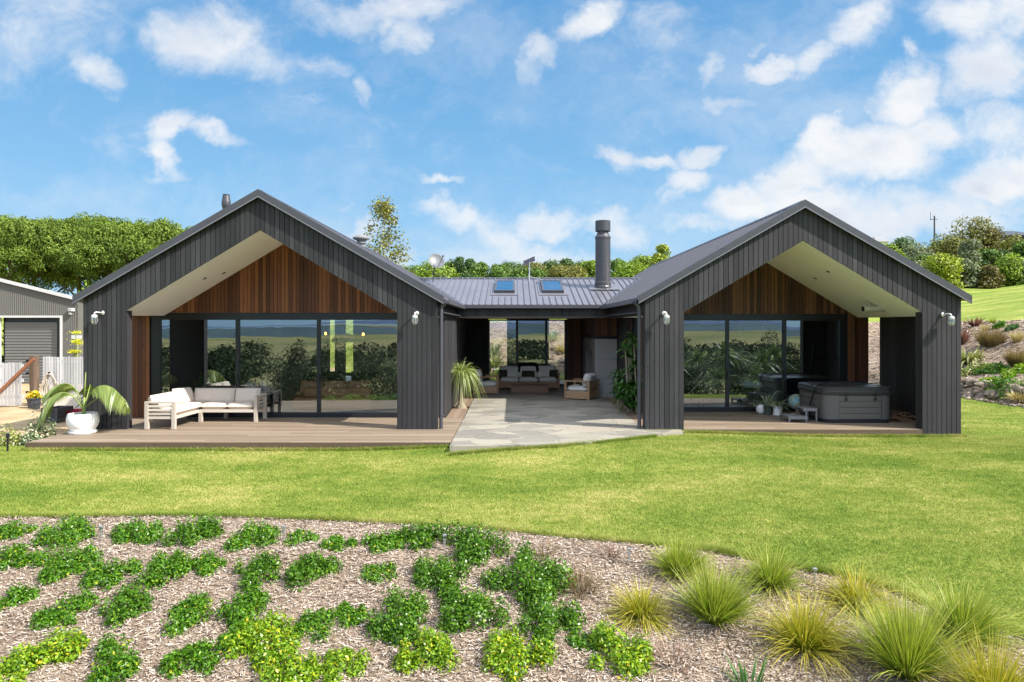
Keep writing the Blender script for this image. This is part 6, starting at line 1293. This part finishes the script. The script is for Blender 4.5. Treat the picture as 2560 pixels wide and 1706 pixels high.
RT = [(2215, 612, 95, 66, 'crown_bright', 'bright green tree at the east roof edge beside the white house'), (2258, 594, 90, 76, 'crown_dark', 'dark green tree right of the white house'), (2282, 606, 110, 70, 'crown_grey', 'grey green tree on the skyline left of the radio mast'), (2290, 655, 90, 63, 'crown_grey', 'pale grey green shrub tree low beside the roof edge'), (2345, 600, 90, 74, 'crown_mid', 'mid green tree under the radio mast'), (2352, 635, 90, 61, 'crown_yellow', 'yellow green tree at the front of the grove by the hill lawn'), (2388, 648, 70, 63, 'crown_bright', 'bright leafy tree right of the yellow green one'), (2375, 585, 110, 70, 'crown_olive', 'olive tree left of the tall brown topped tree'), (2428, 543, 145, 74, 'crown_olive', 'tallest brown topped tree of the grove'), (2478, 566, 90, 73, 'crown_brown', 'russet tree right of the tallest brown topped one'), (2424, 596, 62, 65, 'crown_grey', 'silvery upright tree in the middle of the grove'), (2414, 650, 60, 62, 'crown_grey', 'silvery low tree at the front of the grove'), (2470, 622, 80, 66, 'crown_mid', 'mid green tree right of the silvery ones'), (2475, 665, 52, 61, 'crown_brown', 'small brown shrub tree at the front of the grove'), (2520, 586, 95, 72, 'crown_olive', 'olive tree below the dark hilltop roof'), (2505, 628, 70, 66, 'crown_dark', 'dark green tree right of the middle of the grove'), (2522, 635, 80, 62, 'crown_bright', 'bright green tree near the right photo edge'), (2565, 600, 90, 68, 'crown_mid', 'mid green tree at the right photo edge, below the roof'), (2556, 650, 70, 62, 'crown_grey', 'greyish tree low at the right photo edge'), (2310, 640, 80, 68, 'crown_mid', 'mid green tree between the grey shrub tree and the yellow green tree'), (2450, 652, 60, 66, 'crown_dark', 'dark tree in the shade behind the small brown shrub tree')] + [(2240, 640, 110, 69, 'crown_mid', 'mid green tree low behind the pale grey green shrub tree'), (2330, 622, 110, 78, 'crown_dark', 'dark tree deep in the grove under the radio mast'), (2398, 612, 100, 76, 'crown_mid', 'mid green tree in the dense heart of the grove'), (2450, 590, 120, 78, 'crown_olive', 'olive tree just behind the russet one'), (2500, 606, 110, 78, 'crown_mid', 'mid green tree between the russet tree and the hilltop house'), (2440, 628, 110, 70, 'crown_dark', 'dark tree filling the grove behind the silvery trees'), (2540, 660, 90, 65, 'crown_bright', 'bright green shrub tree at the foot of the grove by the right photo edge'), (2385, 660, 80, 66, 'crown_dark', 'dark low tree between the yellow green and the silvery low trees')]
for k, (px, yt, w, d, m, lb) in enumerate(RT): tree('hill_tree', lb, px, yt, w, d, m, 1300+k, 5200, .24, 22, .0, 'trees of the grove on the hill')
tree('hill_tree', 'tuft of a tree top showing over the right slope of the east roof', 2110, 553, 44, 60, 'crown_mid', 1390, 900, .25, 5, .3, 'trees of the grove on the hill')
# slim sparse tree behind the west wing
X_ = at(957, 0, 44).x; zt = at(0, 542, 44).z; t = thing('slim_tree', (X_, 44, gz(X_, 44)), 'slim sparse tree with airy twigs behind the west wing roof', 'tree')
limb_tree(t, (X_+.3, 44, -.2), (X_, 44, zt-.5), .11, 13, 77, 1.9, 'bark_pale', .4); rg = np.random.default_rng(78); P = []
for k in range(110): q = rg.uniform(.40, 1); a = rg.uniform(0, 6.28); rad = 2.9*(1.10-q)**.75*rg.uniform(.25, 1); c = np.array([math.cos(a)*rad, math.sin(a)*rad, (zt+.17)*q-.2]); P.append(c+rg.normal(0, .20, (26, 3)))
P = np.concatenate(P); V, Fq = leaf_quads(P, rg.normal(0, 1, P.shape)+np.array([0, 0, .5]), .19, .6, rg); np_mesh('crown', V, Fq, 'crown_olive', t, rep(rg.random(len(P)), 4))
# broad pines behind the shed
def pine(px, ytop, wpx, dist, seed, label, low):
    X_ = (px-CX)/F*dist; zt = EYE+(HY-ytop)/F*dist; zb = gz(X_, dist); r = wpx/F*dist*.5; zl = EYE+(HY-low)/F*dist
    t = thing('pine_tree', (X_, dist, zb), label, 'tree', 'broad pines behind the shed'); limb_tree(t, (X_, dist, zb-.1), (X_, dist, zt-1.0), .26, 9, seed, r*.72, 'bark', .4)
    rg = np.random.default_rng(seed); n = 1900; u = nrm(rg.normal(0, 1, (n, 3))); ph = rg.uniform(0, 6.28, 4)
    lump = 1+.10*np.sin(u[:, 0]*6+ph[0])+.10*np.sin(u[:, 1]*7+ph[1])+.09*np.sin(u[:, 2]*8+ph[2]); sh_ = np.where(rg.random(n) < .85, rg.uniform(.90, 1.04, n), rg.uniform(.6, .9, n)); kp = rg.random(n) < np.clip(1.05+u[:, 2]*1.7, .10, 1); u, lump, sh_ = u[kp], lump[kp], sh_[kp]; n = len(u)
    zc = (zt+zl)/2; c = u*(lump*sh_)[:, None]*np.array([r, r, (zt-zl)/2*.95]) + np.array([0, 0, zc-zb])
    m_ = 42; du = nrm(rg.normal(0, 1, (n*m_, 3))); du[:, 2] = np.abs(du[:, 2])*1.3-.3; tr_ = np.repeat(rg.uniform(.26, .46, n), m_)[:, None]
    P = np.repeat(c, m_, 0) + du*tr_*np.array([.85, .85, 1.15]); V, Fq = leaf_quads(P, du+np.array([0, 0, .2]), .17, .40, rg, .5, np.tile((0, 0, 1.), (len(P), 1)))
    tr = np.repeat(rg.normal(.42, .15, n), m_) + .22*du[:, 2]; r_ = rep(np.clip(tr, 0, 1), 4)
    np_mesh('crown', V, Fq, 'pine_leaf', t, r_)
pine(20, 545, 300, 44, 1, 'leftmost broad pine with a hollow of bare branches, cut by the photo edge', 728); pine(190, 563, 250, 46, 2, 'broad domed pine behind the right half of the shed', 735); pine(325, 563, 240, 44, 3, 'broad domed pine left of the west wing roof', 745); pine(445, 582, 230, 47, 4, 'pine mostly hidden behind the west wing roof slope', 748); pine(95, 600, 260, 49, 5, 'lower pine filling in behind the two left pines', 735); pine(260, 610, 240, 50, 6, 'lower pine filling in behind the two middle pines', 745)
for px, py, w, d, lb, sd in ((60, 745, 150, 36, 'bushy light green shrub behind the shed roof, below the leftmost pine', 1), (215, 735, 110, 37, 'bushy light green shrub at the right end of the shed roof', 2)): p = at(px, py-25, d); mound((p.x, d, gz(p.x, d)), w/F*d*.5, p.z+.2, 1500, .22, 'crown_bright', 40+sd, 'yard_shrub', lb, 'shrub', 'shrubs behind the shed')
# hilltop houses and mast
def far_house(px, py, w, h, d, mw, label, roofm, hip):
    p = at(px, py, d); wx = w/F*d; hz = h/F*d; zb = min(gz(p.x, d), p.z-hz); t = thing('far_house', (p.x, d, zb), label, 'house')
    mb = MB(); mb.box(p.x-wx/2, p.x+wx/2, d, d+wx*.7, zb, p.z-hz*.5); mb.build('wall', mw, t); mb = MB(); e = .35; zt = p.z; z0 = p.z-hz*.5
    vs = [(p.x-wx/2-e, d-e, z0), (p.x+wx/2+e, d-e, z0), (p.x+wx/2+e, d+wx*.7+e, z0), (p.x-wx/2-e, d+wx*.7+e, z0), (p.x-wx*hip, d+wx*.35, zt), (p.x+wx*hip, d+wx*.35, zt)]; mb.add(vs, [(0, 1, 5, 4), (1, 2, 5), (2, 3, 4, 5), (3, 0, 4), (3, 2, 1, 0)]); mb.build('roof', roofm, t)
    mb = MB(); mb.box(p.x-wx*.2, p.x+wx*.1, d-.03, d-.005, z0-1.6, z0-.5); mb.build('window', 'frame_black', t)
far_house(2548, 572, 120, 34, 105, 'room_dark', 'dark roofed house on the hilltop at the right photo edge', 'flashing', .12); far_house(2203, 590, 34, 30, 110, 'white_paint', 'small white house peeping over the trees beside the east roof', 'shed_roof', .3)
p = at(2336, 540, 90); t = thing('radio_mast', (p.x, 90, gz(p.x, 90)), 'thin dark radio mast rising from the grove on the hill', 'mast'); mb = MB(); mb.tube([(p.x, 90, gz(p.x, 90)), (p.x, 90, p.z)], [.13, .09], 6); mb.build('pole', 'flashing', t); mb = MB(); mb.box(p.x-.55, p.x+.35, 89.95, 90.05, p.z-.5, p.z-.42); mb.tube([(p.x-.5, 90, p.z-.6), (p.x-.5, 90, p.z+.5)], .03, 5); mb.build('aerial', 'flashing', t)
